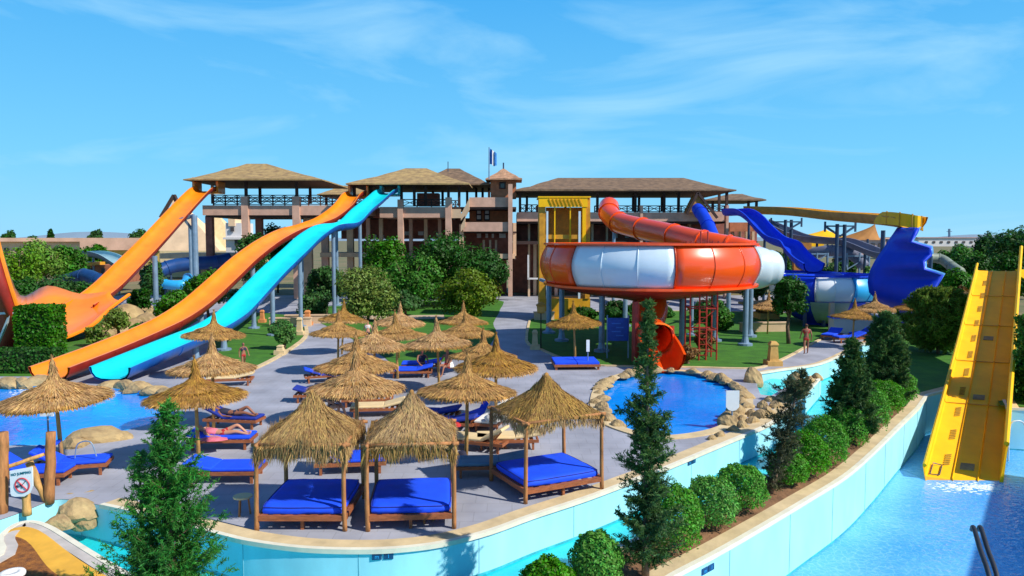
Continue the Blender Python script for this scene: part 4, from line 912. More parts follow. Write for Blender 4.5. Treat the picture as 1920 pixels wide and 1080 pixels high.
# ================================================================== BACKGROUND
def bld(name, label, boxes, D, cat='building'):
    t = thing(name, label, cat, (P((boxes[0][2]+boxes[0][3])/2, 470, D).x, D, 0))
    for (nm, m, x0, x1, y0, y1, dd, dep) in boxes: pbox(nm, m, t, x0, x1, y0, y1, D+dd, dep)
    return t
DG = mat('shadowed_opening', (.06, .05, .05), .7, .1, 1)
W_ = lambda xs, y0, y1, m=DG, w_=7: [('window', m, x, x+w_, y0, y1, -.15, .1) for x in xs]
bld('hotel_building', 'long low tan building with a flat roof behind the trees on the left', [('wall', TAN, -60, 205, 452, 500, 0, 15), ('roof', TANR, -64, 212, 446, 453, -1, 17)]+W_(range(-40, 200, 24), 465, 478), 150)
bld('hotel_building', 'peach coloured building with a sloping roof left of the big orange slide', [('wall', YWALL, 196, 300, 468, 505, 0, 12), ('roof', TANR, 150, 300, 446, 469, -.5, 14)]+W_(range(212, 290, 18), 476, 488), 140)
bld('hotel_building', 'cream and yellow building seen between the two orange slides', [('wall', CREAM, 300, 460, 468, 520, 0, 12), ('roof', TANR, 290, 470, 450, 469, -.6, 14)]+W_((304, 318, 342, 356), 476, 492, MAROON, 9), 125)
t = thing('tent_roof_tower', 'steep tan pointed roof rising behind the leftmost orange slide', 'building', (P(360, 480, 118).x, 118, 0))
for nm, m, xa, xb, yb, xp, yp, D in (('tall_roof', TAN, 296, 412, 470, 326, 368, 118), ('side_roof', CREAM, 330, 455, 470, 405, 398, 121)):
    a, b, p = P(xa, yb, D), P(xb, yb, D), P(xp, yp, D+3); d_ = Vector((0, 6, 0)); mb = MB(); mb.v = [a, b, b+d_, a+d_, p]; [mb.face(q) for q in ((0, 1, 4), (1, 2, 4), (2, 3, 4), (3, 0, 4), (3, 2, 1, 0))]; part(mb, nm, m, t)
mb = MB(); mb.bar(P(301, 408, 118.5), P(326, 366, 119), .5); mb.bar(P(345, 408, 118.5), P(326, 366, 119), .5); part(mb, 'roof_edge', DWOOD, t)
for x0, x1, m in ((300, 455, CREAM),): pbox('base_wall', m, t, x0, x1, 470, 492, 118, 5)
bld('white_slide_tower', 'small white stair tower with openings seen under the left terrace', [('wall', WHITEW, 424, 452, 418, 480, 0, 5), ('top_hut', TAN, 428, 440, 410, 424, -.2, 3), ('balcony', WHITEW, 418, 456, 445, 449, -.6, 6), ('opening', DG, 432, 438, 426, 434, -.3, .2), ('opening', DG, 440, 446, 450, 462, -.3, .2)], 108, 'tower')
bld('long_white_building', 'long flat white building on the horizon at the right', [('wall', WHITEW, 1722, 1832, 446, 462, 0, 20), ('roof_edge', mat('rose_trim', (.45, .32, .32), .9, .1, 1), 1720, 1834, 444.5, 446.2, -.4, 21)]+W_(range(1735, 1825, 14), 452, 456, DG, 5), 230)
bld('distant_shed', 'low grey lilac shed at the right end of the white building', [('wall', mat('lilac_wall', (.33, .32, .42), .9, .1, .5), 1826, 1900, 446, 464, 0, 10)]+W_((1840, 1858, 1876), 452, 457), 260)
bld('pink_wall_building', 'pinkish low buildings behind the brown canopy', [('wall', mat('pink_wall', (.62, .42, .38), .9, .15, .6), 1600, 1665, 448, 478, 0, 6), ('roof', TANR, 1596, 1669, 445.5, 448.2, -.5, 7)]+W_((1606, 1620, 1634, 1648), 456, 465), 115)
mb = MB(); a = P(1780, 446, 230); mb.tube([a, P(1780, 429, 230)], .35, 5); mb.box(P(1780, 434, 230), (1.6, .2, .2)); tag(mb.build('radio_mast', STEEL), 'thin grey mast on the horizon above the white building', 'mast')
# hills
mb = MB(); rng = np.random.default_rng(3); xs_ = np.linspace(-2200, 2200, 70)
mb.loft([[(x, 2400, -5), (x, 2450, 18+10*math.sin(x*.004)+6*math.sin(x*.013+1)), (x, 2700, -5)] for x in xs_], False); tag(mb.build('hills', mat('far_hill', (.20, .28, .36), 1, .1, .004), smooth=True, origin=(0, 0, 0)), kind='structure')
# left background rides
simple_flume('pale blue arched flume left of the big orange slide', [P(122, 484, 96), P(150, 482, 94), P(175, 481, 92), P(200, 486, 90), P(222, 498, 88), P(240, 510, 86)], 2.0, .7, mat('pale_aqua_flume', (.30, .48, .52), .4, .1, 1), mat('slate_flume', (.08, .16, .24), .5, .1, 1), (10, 20), STEEL)
tube_slide('dark blue tube slide lying low behind the left bushes', [P(105, 535, 78), P(130, 526, 77), P(158, 517, 76), P(180, 524, 75), P(200, 536, 74)], .7, mat('dark_blue_tube', (.01, .05, .16), .4, .2, 1), (6, 18))
tube_slide('dark blue tube slide between the orange slides', [P(292, 512, 80), P(320, 500, 81), P(360, 494, 82), P(400, 492, 83), P(432, 486, 84)], .75, mat('mid_blue_tube', (.01, .06, .22), .4, .2, 1), (6, 14, 22))
tube_slide('small blue curved slide below the tube between the orange slides', [P(270, 512, 72), P(285, 524, 71), P(310, 533, 70), P(345, 533, 70), P(352, 520, 72)], .45, LBLUEP, (12,))
bld('slide_pool_hut', 'low reddish brown hut behind the dark blue tube on the left', [('wall', mat('red_brown_wall', (.34, .12, .06), .9, .35, .8), 128, 232, 497, 530, 0, 4), ('awning', YELLOWD, 130, 172, 492, 498, -1, 3)]+W_((140, 165, 190, 212), 503, 516), 92, 'hut')
# ================================================================== TREES
def gtree(label, px, ybase, ytop, wpx, m, seed, group=None, D=None, cat='tree', name='leafy_tree', ncl=30, nper=150, dens=1, low=-.35, zr=None, trunkr=.14):
    g = G(px, ybase) if D is None else Vector((P(px, 500, D).x, D, 0)); top = P(px, ytop, g.y).z; rx = wpx/F*g.y/2; rz = zr or max(min(rx*.85, top*.5), top*.40)
    return tree(name, label, tuple(g), top, (rx, rx*.9, rz), m, seed, group, ncl=ncl, nper=int(nper*dens*1.7), size=max(.05, g.y*.0022), tr=trunkr, low=low, cat=cat)
TG = 'broad trees in front of the tower building'
gtree('olive green bushy tree left of centre below the tower building', 690, 603, 500, 125, LF_OLIVE, 1, TG, low=-.9, ncl=38)
gtree('olive green bushy tree right of the path behind the parasols', 880, 603, 508, 135, LF_OLIVE, 2, TG, low=-.9, ncl=38)
gtree('dark green tree directly behind the two olive trees', 765, 580, 472, 150, LF_MID, 3, TG, low=-.8, ncl=38)
gtree('tall dark green tree in front of the centre columns', 835, 575, 440, 150, LF_DARK, 4, TG, low=-.8, ncl=38)
gtree('dark green tree touching the centre block corner', 905, 572, 462, 100, LF_DARK, 5, TG, low=-.8)
gtree('green tree top showing beside the middle terrace column', 722, 566, 440, 90, LF_MID, 6, TG, low=-.6)
gtree('small dark tree between the cyan slide and the olive tree', 612, 590, 500, 80, LF_DARK, 7, low=-.7)
gtree('dark tree behind the crossing of the orange and cyan slides', 480, 566, 432, 70, LF_DARK, 8, low=-.6)
gtree('dark tree under the left terrace behind the orange slide', 520, 572, 418, 80, LF_DARK, 9, D=90, low=-.6)
gtree('round dark green bush tree left of the middle orange slide', 330, 622, 542, 82, LF_MID, 10, low=-.8)
gtree('green bush behind the tall bracket post', 392, 598, 505, 90, LF_MID, 11, low=-.8)
gtree('dark bush at the feet of the slide posts', 452, 604, 545, 70, LF_DARK, 12, low=-.8)
gtree('dark bush under the cyan slide near the building', 590, 598, 548, 70, LF_DARK, 13, low=-.9)
gtree('bright green bush on the small lawn by the cyan slide', 531, 655, 598, 52, LF_MID, 14, low=-.9, cat='bush', name='bush')
gtree('small round green bush beside the rock mound', 257, 643, 607, 42, LF_BUSH, 15, low=-1, cat='bush', name='bush')
gtree('dark shrub left of the stone lamp below the bowl', 760, 592, 545, 60, LF_DARK, 16, low=-.9, cat='bush', name='bush')
# sparse yellow shrub on the mound
gtree('scrubby yellowish shrub on the rock mound', 222, 640, 575, 60, LF_OLIVE, 17, low=-.8, cat='bush', name='bush', ncl=18, nper=60)
gtree('scrubby olive shrub below the rock mound', 190, 650, 605, 60, LF_OLIVE, 18, low=-.8, cat='bush', name='bush', ncl=18, nper=60)
# left background
for i, (lab, x, yb, yt, w_, m, D) in enumerate((('wide light green tree at the left edge', 30, 0, 462, 120, LF_LIGHT, 74), ('light green tree in the left background group', 85, 0, 450, 110, LF_LIGHT, 80), ('darker green tree right of the light green ones', 128, 0, 462, 70, LF_MID, 82), ('low dark bush row behind the half pipe', 95, 0, 512, 110, LF_DARK, 66), ('dark bush behind the half pipe at left', 40, 0, 520, 80, LF_DARK, 65), ('dark bush in front of the blue tube', 160, 0, 528, 100, LF_DARK, 68), ('round tree in front of the peach building', 182, 0, 456, 56, LF_MID, 105), ('small dark tree before the peach building', 156, 0, 466, 40, LF_DARK, 104), ('dark tree poking above the flat roof', 182, 0, 431, 34, LF_DARK, 165), ('dark tree crown above the roofs left of the big slide', 268, 0, 428, 56, LF_DARK, 160), ('far dark tree on the left skyline', 20, 0, 436, 44, LF_DARK, 170), ('slim far dark tree on the left skyline', 97, 0, 432, 12, LF_DARK, 170), ('low far tree line clump at left', 60, 0, 440, 46, LF_DARK, 172), ('dark bush beside the orange slide bend', 290, 0, 488, 60, LF_DARK, 70), ('dark green bush between post and orange slide', 262, 0, 540, 50, LF_DARK, 62))):
    gtree(lab, x, yb, yt, w_, m, 40+i, 'trees in the left background', D=D, low=-.8, ncl=26, nper=110)
# right background
for i, (lab, x, yt, w_, m, D) in enumerate((('tall dark tree at the right edge', 1900, 426, 120, LF_DARK, 84), ('very dark tree crown at the far right edge', 1950, 420, 90, LF_DARK, 80), ('dark tree beside the tall right edge tree', 1852, 436, 70, LF_DARK, 90), ('medium green tree below the white building', 1800, 458, 90, LF_MID, 78), ('green tree right of the deep blue wall', 1765, 466, 60, LF_MID, 80), ('dark green tree behind the top of the yellow slide', 1835, 470, 90, LF_DARK, 66), ('low green tree behind the yellow slide', 1800, 502, 90, LF_MID, 58), ('dark hedge tree at the right above the yellow slide', 1900, 476, 90, LF_DARK, 62), ('dark bush beside the deep blue wall foot', 1770, 560, 60, LF_DARK, 50), ('green tree behind the grey flume', 1585, 462, 50, LF_DARK, 82), ('green tree left of the grey flume', 1462, 470, 50, LF_DARK, 72), ('dark tree low behind the blue bowl', 1560, 490, 90, LF_DARK, 68), ('dark tree behind the blue flume', 1420, 500, 60, LF_DARK, 64), ('small green tree left of the deep blue wall', 1632, 500, 40, LF_MID, 62))):
    gtree(lab, x, 0, yt, w_, m, 70+i, 'trees in the right background', D=D, low=-.8, ncl=26, nper=120)
gtree('reddish brown shrub left of the yellow slide top', 1800, 0, 532, 50, LF_DRY, 90, D=50, low=-.8, cat='bush', name='bush')
gtree('lollipop shaped dark green tree on the right lawn', 1479, 645, 515, 66, LF_DARK, 91, ncl=40, low=-1, zr=1.35)
for i, (x, yt, w_, D) in enumerate(((1165, 560, 70, 58), (1330, 555, 70, 58), (1350, 575, 60, 53), (1095, 575, 60, 60), (1240, 572, 60, 62))): gtree(('dark bush in the shade under the left part of the bowl', 'green bush behind the red scaffold', 'low green bush right of the scaffold', 'dark bush beside the yellow tower foot', 'dark bush behind the red exit chute')[i], x, 0, yt, w_, LF_MID if i in (1, 2) else LF_DARK, 95+i, 'bushes under the bowl', D=D, low=-.9, cat='bush', name='bush')
gtree('dry orange brown shrub at the foot of the scaffold', 1322, 668, 612, 46, LF_DRY, 101, low=-.8, cat='bush', name='bush', ncl=16, nper=60)
gtree('dry orange brown shrub by the splash pool rocks', 1290, 682, 645, 50, LF_DRY, 102, low=-.8, cat='bush', name='bush', ncl=16, nper=60)
# box hedges
def hedge(label, c, d, m, seed, size=.07, n=5200, rz=0, name='hedge'):
    t = thing(name, label, 'hedge', c, rz); rng = np.random.default_rng(seed); d = np.array(d); p = rng.uniform(-1, 1, (n, 3)); ax_ = rng.integers(0, 5, n); nn = np.zeros((n, 3))
    for i in range(n):
        a = ax_[i]; k, s_ = ((0, 1), (0, -1), (1, -1), (2, 1), (1, 1))[a]; p[i, k] = s_*rng.uniform(.86, 1.04); nn[i, k] = s_
    C = p*d/2+np.array([0, 0, d[2]/2]); T, Bq = leafaxes(rng, unit(nn+rng.normal(size=nn.shape)*.6), size, .6); quads('foliage', C, T, Bq, m, t)
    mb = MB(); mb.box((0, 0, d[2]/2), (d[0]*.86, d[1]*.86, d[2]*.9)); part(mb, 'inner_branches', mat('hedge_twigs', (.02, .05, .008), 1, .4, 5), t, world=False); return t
g = G(78, 664); hedge('tall boxy clipped green hedge in front of the orange half pipe', tuple(g), (2.0, 1.6, 2.75), LF_MID, 201, .09, 6500)
g = G(20, 702); hedge('low long dark clipped hedge behind the rocks of the left pool', (g.x-1.4, g.y+.6, 0), (6.6, 1.1, 1.15), LF_DARK, 202, .08, 7000)
g = Vector((17.2, 33.5, 0)); hedge('dark clipped hedge right of the yellow slide', (21.9, 29.4, 0), (3.0, 1.4, 3.4), LF_MID, 203, .08, 9000)
pass
# pines and conifers along the bank
def bank_at(px, off=0.0):
    best = None
    for i in range(len(mid)*8-8):
        p = mid[i//8].lerp(mid[i//8+1], (i % 8)/8)
        if p.y < 8: continue
        z_ = p.y*cp+H*sp; e_ = abs(960+F*p.x/z_-px)
        if best is None or e_ < best[0]: best = (e_, p)
    return best[1]
bank_p = [G(x, y) for x, y in ((1225, 1100), (1445, 955), (1592, 890), (1668, 838), (1715, 790))]
def zt(px, y, D): return P(px, y, D).z
q = Vector((2.55, 13.9, 0)); conifer('tall thin dark conifer in the centre foreground on the hedge bank', (q.x, q.y, 0), zt(1235, 570, q.y), 1.2, 1, LF_COND, nb=300, prof=lambda u: (.95 if u < .22 else (.62 if u < .34 else (.72 if u < .58 else (.72-(u-.58)*4 if u < .68 else .32*(1-(u-.68)/.32)**.7))))+.04, droop=.05, nlen=.055, dens=.9)
q = bank_at(1442); conifer('sparse leaning brownish conifer on the hedge bank', (q.x, q.y, 0), zt(1510, 700, q.y), 1.15, 2, mat('brownish_needles', (.10, .12, .03), .6, .3, .9, col2=(.045, .045, .018), island=.45, trans=.25), lean=(.85, .25), nb=190, dens=.75, prof=lambda u: .75 if u < .8 else .75*(1-u)/.2+.1, nlen=.05)
q = bank_at(1592); conifer('dark slender conifer behind the middle bushes of the bank', (q.x, q.y, 0), zt(1590, 640, q.y), 1.7, 3, LF_COND, nb=300, prof=lambda u: (1-u)**.8*.95+.12, nlen=.08)
q = bank_at(1662); conifer('broad dark conifer on the bank beside the river bend', (q.x+.1, q.y+.4, 0), zt(1660, 592, q.y), 2.0, 4, LF_COND, nb=330, prof=lambda u: .75*(1-u)**.45+.12, nlen=.09)
q = bank_at(1706); conifer('broad dark conifer nearest to the yellow slide', (q.x-.2, q.y+.4, 0), zt(1705, 600, q.y), 2.0, 5, LF_COND, nb=330, prof=lambda u: .75*(1-u)**.45+.12, nlen=.09)
q = Vector((P(1765, 500, 42).x, 42, 0)); conifer('bushy green pine left of the yellow slide behind the pool edge', tuple(q), zt(1768, 548, 42), 4.2, 6, LF_OLIVE, nb=330, prof=lambda u: .9*(1-u)**.4+.1, nlen=.16)
q = Vector((-5.72, 12.2, 0)); conifer('large bright green cypress in the lower left foreground', (q.x, q.y, -.05), zt(335, 762, 12.2)+.05, 2.15, 7, LF_CON, nb=300, dens=.8, prof=lambda u: .95*(1-u)**.85+.05, droop=-.05, nlen=.05)
q = Vector((-6.3, 12.4, 0)); conifer('small second leader of green cypress at its left side', (q.x, q.y, -.05), zt(262, 850, 12.4)+.05, .7, 8, LF_CON, nb=90, prof=lambda u: .9*(1-u)**.6+.08, droop=-.05, nlen=.045)
# round bushes on the bank
def bushy(label, px, yc, rpx, seed, m=LF_BUSH, grp='round bushes on the hedge bank'):
    # centre row yc is at height r: solve distance from the bank line
    best = None
    for s_ in np.linspace(0, 1, 400):
        i = min(int(s_*(len(mid)-1)), len(mid)-2); p = mid[i].lerp(mid[i+1], s_*(len(mid)-1)-i)
        if p.y < 5: continue
        e_ = abs(960+F*p.x/(p.y*1.0*(cp-sp*0))-px) if False else None
        d = Vector((p.x, p.y, .5-H)); z_ = d.y*cp-d.z*sp; u_ = 960+F*d.x/z_; e_ = abs(u_-px)
        if best is None or e_ < best[0]: best = (e_, p, z_)
    p = best[1]; r_ = rpx/F*best[2]; rng = np.random.default_rng(seed)
    t = thing('round_bush', label, 'bush', (p.x, p.y, .03), 0, grp); mb = MB(); limbs(mb, rng, (0, 0, 0), (0, 0, r_*.5), .04, r_*.7, 5); part(mb, 'trunk', BARK, t, True, world=False)
    n = 7500; dd = unit(rng.normal(size=(n, 3))); dd[:, 2] = np.where(dd[:, 2] < -.55, -dd[:, 2], dd[:, 2]); bump_ = 1+.05*np.sin(dd[:, 0]*7+seed)*np.sin(dd[:, 1]*6+seed*2)*1.4+.05*np.sin(dd[:, 2]*9+seed)+.035*np.sin(dd[:, 0]*15+dd[:, 2]*13+seed)
    C = dd*(rng.uniform(.78, 1.04, n)*bump_)[:, None]*np.array([r_*rng.uniform(.98, 1.1), r_*1.05, r_*rng.uniform(.98, 1.18)])+np.array([0, 0, r_*.92]); T, Bq = leafaxes(rng, unit(dd+rng.normal(size=dd.shape)*.6), .032, .6); quads('crown', C, T, Bq, m, t)
BL = ['round bright green bush at the bottom edge left of the tall conifer, half cut off', 'round green bush just left of the tall centre conifer', 'round green bush right behind the tall centre conifer', 'second round bush right of the tall centre conifer', 'third round bush right of the tall centre conifer, before the gap', 'round green bush at the foot of the leaning conifer', 'round bush right of the leaning conifer', 'larger round bush left of the slender dark conifer', 'round bush in front of the slender dark conifer', 'bright round bush right of the slender dark conifer', 'round bush in front of the broad conifers', 'round bush nearest to the yellow slide', 'small round bush at the far end of the bank']
for i, (x, r_) in enumerate(((1030, 47), (1120, 48), (1262, 55), (1333, 48), (1388, 46), (1478, 34), (1508, 42), (1545, 43), (1590, 36), (1622, 42), (1652, 36), (1684, 35), (1704, 26))): bushy(BL[i], x, 0, r_, 300+i)
# ================================================================== STRAW PARASOLS
def straw_blades(name, fn, n, m, parent, seed, ln=.34, wd=.013, spread=.25, droop=0):
    """fn(rng) -> point, downslope direction, outward normal"""
    rng = np.random.default_rng(seed); C, T, B = [], [], []
    for _ in range(n):
        p, d, nn = fn(rng); d = d+rng.normal(size=3)*spread*.35; d /= np.linalg.norm(d); b = np.cross(d, nn+rng.normal(size=3)*.3); b /= np.linalg.norm(b); l = ln*rng.uniform(.5, 1.3)
        C.append(p+nn*rng.uniform(-.005, .03)); T.append(d*l*.5); B.append(b*wd*rng.uniform(.7, 1.8))
    return quads(name, np.array(C), np.array(T), np.array(B), m, parent)
def make_parasol(seed, tiers=True, label='', loc=(0, 0, 0)):
    t = thing('straw_parasol', label, 'parasol', loc); rng = random.Random(seed)
    mb = MB(); mb.tube([(0, 0, -.02), (.01, 0, 1.1), (0, 0, 2.5)], [.062, .056, .045], 9); part(mb, 'pole', WOODL, t, True, world=False)
    mb = MB(); 
    for k in range(8):
        a = 2*math.pi*k/8; mb.bar((0, 0, 2.52), (1.3*math.cos(a), 1.3*math.sin(a), 2.02), .035)
        mb.bar((0, 0, 1.75), (.75*math.cos(a), .75*math.sin(a), 2.2), .03) if k % 2 == 0 else None
    part(mb, 'frame', WOOD, t, world=False)
    def profz(r): return 2.0+(.62*(1-r/1.42) + .16*max(0, 1-r/.8)**2 if r < 1.42 else 0)
    P_ = [(1.40, 1.98), (1.43, 2.0), (1.38, 2.05), (1.0, 2.16), (.74, 2.25), (.80, 2.29), (.5, 2.38), (.3, 2.47), (.17, 2.58), (.10, 2.76), (.07, 2.94), (.03, 3.12), (.0, 3.14)]
    mb = MB(); mb.lathe(P_, n=28); mb.lathe([(1.41, 1.985), (.8, 2.2), (.1, 2.45)], n=28); mb.v = [v+Vector((0, 0, rng.uniform(-.012, .012))) for v in mb.v]; c = part(mb, 'canopy', STRAWC, t, True, world=False)
    def fn(rg):
        k = rg.uniform(0, 1)
        if k < .12: j = rg.integers(7, 12)
        elif k < .5: j = rg.integers(4, 8)
        else: j = rg.integers(0, 4)
        j = int(min(j, 11)); f = rg.uniform(); r0, z0 = P_[j]; r1, z1 = P_[j+1]; r_ = r0+(r1-r0)*f; z = z0+(z1-z0)*f; a = rg.uniform(0, 2*math.pi)
        if j < 2: r_ = rg.uniform(1.0, 1.42); z = 2.05+(1.42-r_)*.27
        sl = np.array([math.cos(a)*.9, math.sin(a)*.9, -.33 if r_ > .36 else (-.6 if r_ > .17 else -2.2)]); sl /= np.linalg.norm(sl); nn = np.array([math.cos(a)*.42, math.sin(a)*.42, .9]); 
        return np.array([r_*math.cos(a), r_*math.sin(a), z]), sl, nn/np.linalg.norm(nn)
    straw_blades('thatch', fn, 4200, STRAW, c, seed, .30, .009, .35)
    def fr(rg):
        a = rg.uniform(0, 2*math.pi); r_ = rg.uniform(1.36, 1.45); return np.array([r_*math.cos(a), r_*math.sin(a), 2.0+rg.uniform(-.05, .05)]), np.array([math.cos(a)*.6, math.sin(a)*.6, -.75]), np.array([math.cos(a), math.sin(a), .4])
    straw_blades('fringe', fr, 900, STRAW, c, seed+1, .15, .009, .5)
    return t
protos = [make_parasol(11, label='x'), make_parasol(23, label='x'), make_parasol(37, label='x')]
UM = [  # px, rim row, scale, label
 (112, 746, 1.0, 'straw parasol at the far left between the log fence and the left pool'),
 (398, 628, .98, 'pale straw parasol standing in front of the cyan slide where the slides cross'),
 (398, 692, 1.0, 'straw parasol beside the dark underside of the cyan slide, shading a cream lounger'),
 (370, 744, .97, 'straw parasol behind the big lower left cypress at the pool edge'),
 (640, 600, .95, 'rearmost straw parasol on the left, under the olive tree'),
 (633, 625, .95, 'straw parasol just in front of the rearmost left one'),
 (747, 605, .95, 'farthest straw parasol in the middle with its tip against the trees'),
 (745, 630, .98, 'straw parasol in front of the farthest middle one'),
 (867, 604, .95, 'farthest straw parasol on the right of the cluster under the right olive tree'),
 (872, 625, .95, 'straw parasol in front of the farthest right one, leaning rim to rim'),
 (823, 645, 1.0, 'straw parasol beside the green lawn in the middle of the cluster'),
 (700, 650, .98, 'straw parasol half hidden behind the left centre one'),
 (668, 688, 1.0, 'left centre straw parasol with two dark thatch rings'),
 (930, 688, 1.0, 'straw parasol on the right flank of the cluster near the open paving'),
 (905, 668, .92, 'straw parasol peeping out behind the right flank one'),
 (668, 728, 1.0, 'near straw parasol behind the left canopy bed, shading cream loungers'),
 (873, 735, 1.0, 'near straw parasol between the middle and right canopy beds'),
 (1079, 606, 1.0, 'single straw parasol over the blue platform bed near the splash pool'),
 (1600, 594, .9, 'straw parasol over blue loungers by the far river bend, nearest one'),
 (1640, 580, .95, 'straw parasol behind the far river bend, in the middle of three'),
 (1722, 578, 1.0, 'straw parasol right of the blue half pipe foot'),
 (1440, 576, .9, 'small straw parasol behind the lollipop tree on the right lawn')]
upos = []
for i, (px, yr, s_, lab) in enumerate(UM):
    d = ray(px, yr); t_ = (2.05*s_-H)/d.z; p = Vector((d.x*t_, d.y*t_, 0)); upos.append(p)
    if i < 3: o = protos[i]; o.location = p; o.scale = (s_,)*3; o['label'] = lab; o['group'] = 'straw parasols'
    else: o = dup(protos[i % 3], p, random.uniform(0, 6.28), s_, lab, 'straw parasols')
    o.rotation_euler = (R(random.uniform(-3, 3)), R(random.uniform(-3, 3)), o.rotation_euler.z)
# ================================================================== CANOPY BEDS
def canopy_bed(label, c, rz, w_=1.95, d_=2.1, seed=1, lean=.03, hr=1.95, pk=1.0, fr=.34):
    t = thing('canopy_bed', label, 'canopy bed', c, rz, 'thatched canopy beds at the river edge'); rng = random.Random(seed); hw, hd = w_/2, d_/2
    cor = [(-hw, -hd), (hw, -hd), (hw, hd), (-hw, hd)]; tops = []
    for k, (x, y) in enumerate(cor):
        a = Vector((x+rng.uniform(-.02, .02), y, 0)); b = Vector((x+rng.uniform(-lean, lean), y+rng.uniform(-lean, lean), hr+.04)); m_ = a.lerp(b, .5)+Vector((rng.uniform(-.025, .025), rng.uniform(-.02, .02), 0)); tops.append(b)
        mb = MB(); mb.tube(spline([a, m_, b], 4), [.055-.0012*j for j in range(9)], 9); part(mb, 'post', WOOD, t, True, world=False)
    for k in range(4):
        mb = MB(); a, b = tops[k], tops[(k+1) % 4]; dd = (b-a).normalized()*.12; mb.tube([a-dd-Vector((0, 0, .04)), b+dd-Vector((0, 0, .04))], .042, 8); part(mb, 'top_rail', WOOD, t, True, world=False)
    mb = MB()
    for k in range(4):
        x0, y0 = cor[k]; x1, y1 = cor[(k+1) % 4]; mb.bar((x0, y0, .30), (x1, y1, .30), .07, .12)
    for k in range(7): mb.box((-hw+w_*(k+.5)/7, 0, .345), (.16, d_-.08, .025))
    part(mb, 'bed_frame', WOODR, t, world=False)
    for x, y in ((0, -hd+.1), (0, hd-.1)): mb = MB(); mb.box((x, y, .13), (.07, .07, .26)); part(mb, 'leg', WOODR, t, world=False)
    # mattress with soft edges
    mb = MB(); rows = []
    W2, D2_ = hw-.06, hd-.06
    for (z, ins) in ((.36, .05), (.37, .0), (.43, -.015), (.50, .0), (.535, .05), (.55, .12)):
        r_ = []; n = 9
        for (p, q) in (((-1, -1), (1, -1)), ((1, -1), (1, 1)), ((1, 1), (-1, 1)), ((-1, 1), (-1, -1))):
            for j in range(n):
                u = j/n; x = p[0]+(q[0]-p[0])*u; y = p[1]+(q[1]-p[1])*u; cr_ = .04*(abs(x*y))**6; r_.append((x*(W2-ins-cr_), y*(D2_-ins-cr_), z+rng.uniform(-.006, .006)))
        rows.append(r_)
    mb.loft(rows); o = part(mb, 'mattress', BLUEC, t, False, world=False); autosmooth(o, 60); mb = MB(); mb.tube([Vector(q_)*1.0+Vector((0, 0, .012)) for q_ in rows[3]+[rows[3][0]]], .013, 5, False); part(mb, 'piping', BLUEN, o, world=False)
    # thatched roof, concave pyramid
    ov = .03; rows = []
    prf = [(1.0, -.02), (1.0, .03), (.82, .17), (.62, .31), (.42, .47), (.25, .63), (.13, .79), (.07, .90), (.045, 1.0), (.0, 1.02)]
    for s_, z in prf:
        r_ = []
        for (p, q) in (((-1, -1), (1, -1)), ((1, -1), (1, 1)), ((1, 1), (-1, 1)), ((-1, 1), (-1, -1))):
            for j in range(6):
                u = j/6; x = p[0]+(q[0]-p[0])*u; y = p[1]+(q[1]-p[1])*u
                k = 1-.30*(1-s_)*(abs(x*y)); r_.append((x*(hw+ov)*s_*k, y*(hd+ov)*s_*k, hr+z*pk-.10*s_**2*(abs(x*y))))
        rows.append(r_)
    mb = MB(); mb.loft(rows, True, False); rf = part(mb, 'roof', STRAWC, t, True, world=False)
    def fn(rg):
        s_ = rg.uniform(0.02, 1)**.6; k = 0
        while k < len(prf)-2 and prf[k+1][0] > s_: k += 1
        a, b = prf[k], prf[k+1]; f = (a[0]-s_)/max(a[0]-b[0], 1e-6); z = a[1]+(b[1]-a[1])*min(max(f, 0), 1); side = rg.integers(0, 4); u = rg.uniform(-1, 1)
        x, y = ((u, -1), (1, u), (u, 1), (-1, u))[side]; k2 = 1-.30*(1-s_)*abs(x*y); n_ = ((0, -1), (1, 0), (0, 1), (-1, 0))[side]
        p = np.array([x*(hw+ov)*s_*k2, y*(hd+ov)*s_*k2, hr+z*pk-.10*s_**2*abs(x*y)+.01]); dn = np.array([x*(hw+ov), y*(hd+ov), 0]); dn /= np.linalg.norm(dn)
        sl = dn*.85+np.array([0, 0, -.62 if s_ > .35 else -1.5]); nn = np.array([n_[0]*.6, n_[1]*.6, .8]); return p, sl/np.linalg.norm(sl), nn
    straw_blades('thatch', fn, 7500, STRAWG, rf, seed, .30, .0075, .45)
    def fr_(rg):
        side = rg.integers(0, 4); u = rg.uniform(-1.02, 1.02); x, y = ((u, -1), (1, u), (u, 1), (-1, u))[side]; o_ = rg.uniform(.9, 1.03)
        clump = .10*math.sin(u*9+seed+side*2)+.05*math.sin(u*23+side)
        return np.array([x*(hw+ov)*o_, y*(hd+ov)*o_, hr-.12*abs(x*y)-.08+clump*.5+rg.uniform(-.12, .08)]), np.array([x*.12, y*.12, -1.0]), np.array([x*.5, y*.5, .2])
    straw_blades('fringe', fr_, 4200, STRAWG, rf, seed+9, fr, .0065, .42); return t
c = (G(482, 996)+G(648, 996))/2; canopy_bed('left canopy bed with blue mattress and long shaggy straw fringe', (c.x, c.y+1.05, 0), 0, 1.95, 2.1, 1, fr=.52)
c = (G(680, 998)+G(843, 990))/2; canopy_bed('middle canopy bed with blue mattress under a shaggy thatched roof', (c.x, c.y+1.05, 0), R(5), 1.92, 2.1, 2, fr=.42)
canopy_bed('right canopy bed set at an angle on the river edge, blue mattress and tidy thatch', (.90, 19.35, 0), R(27), 2.25, 1.95, 3, fr=.2, hr=2.0)
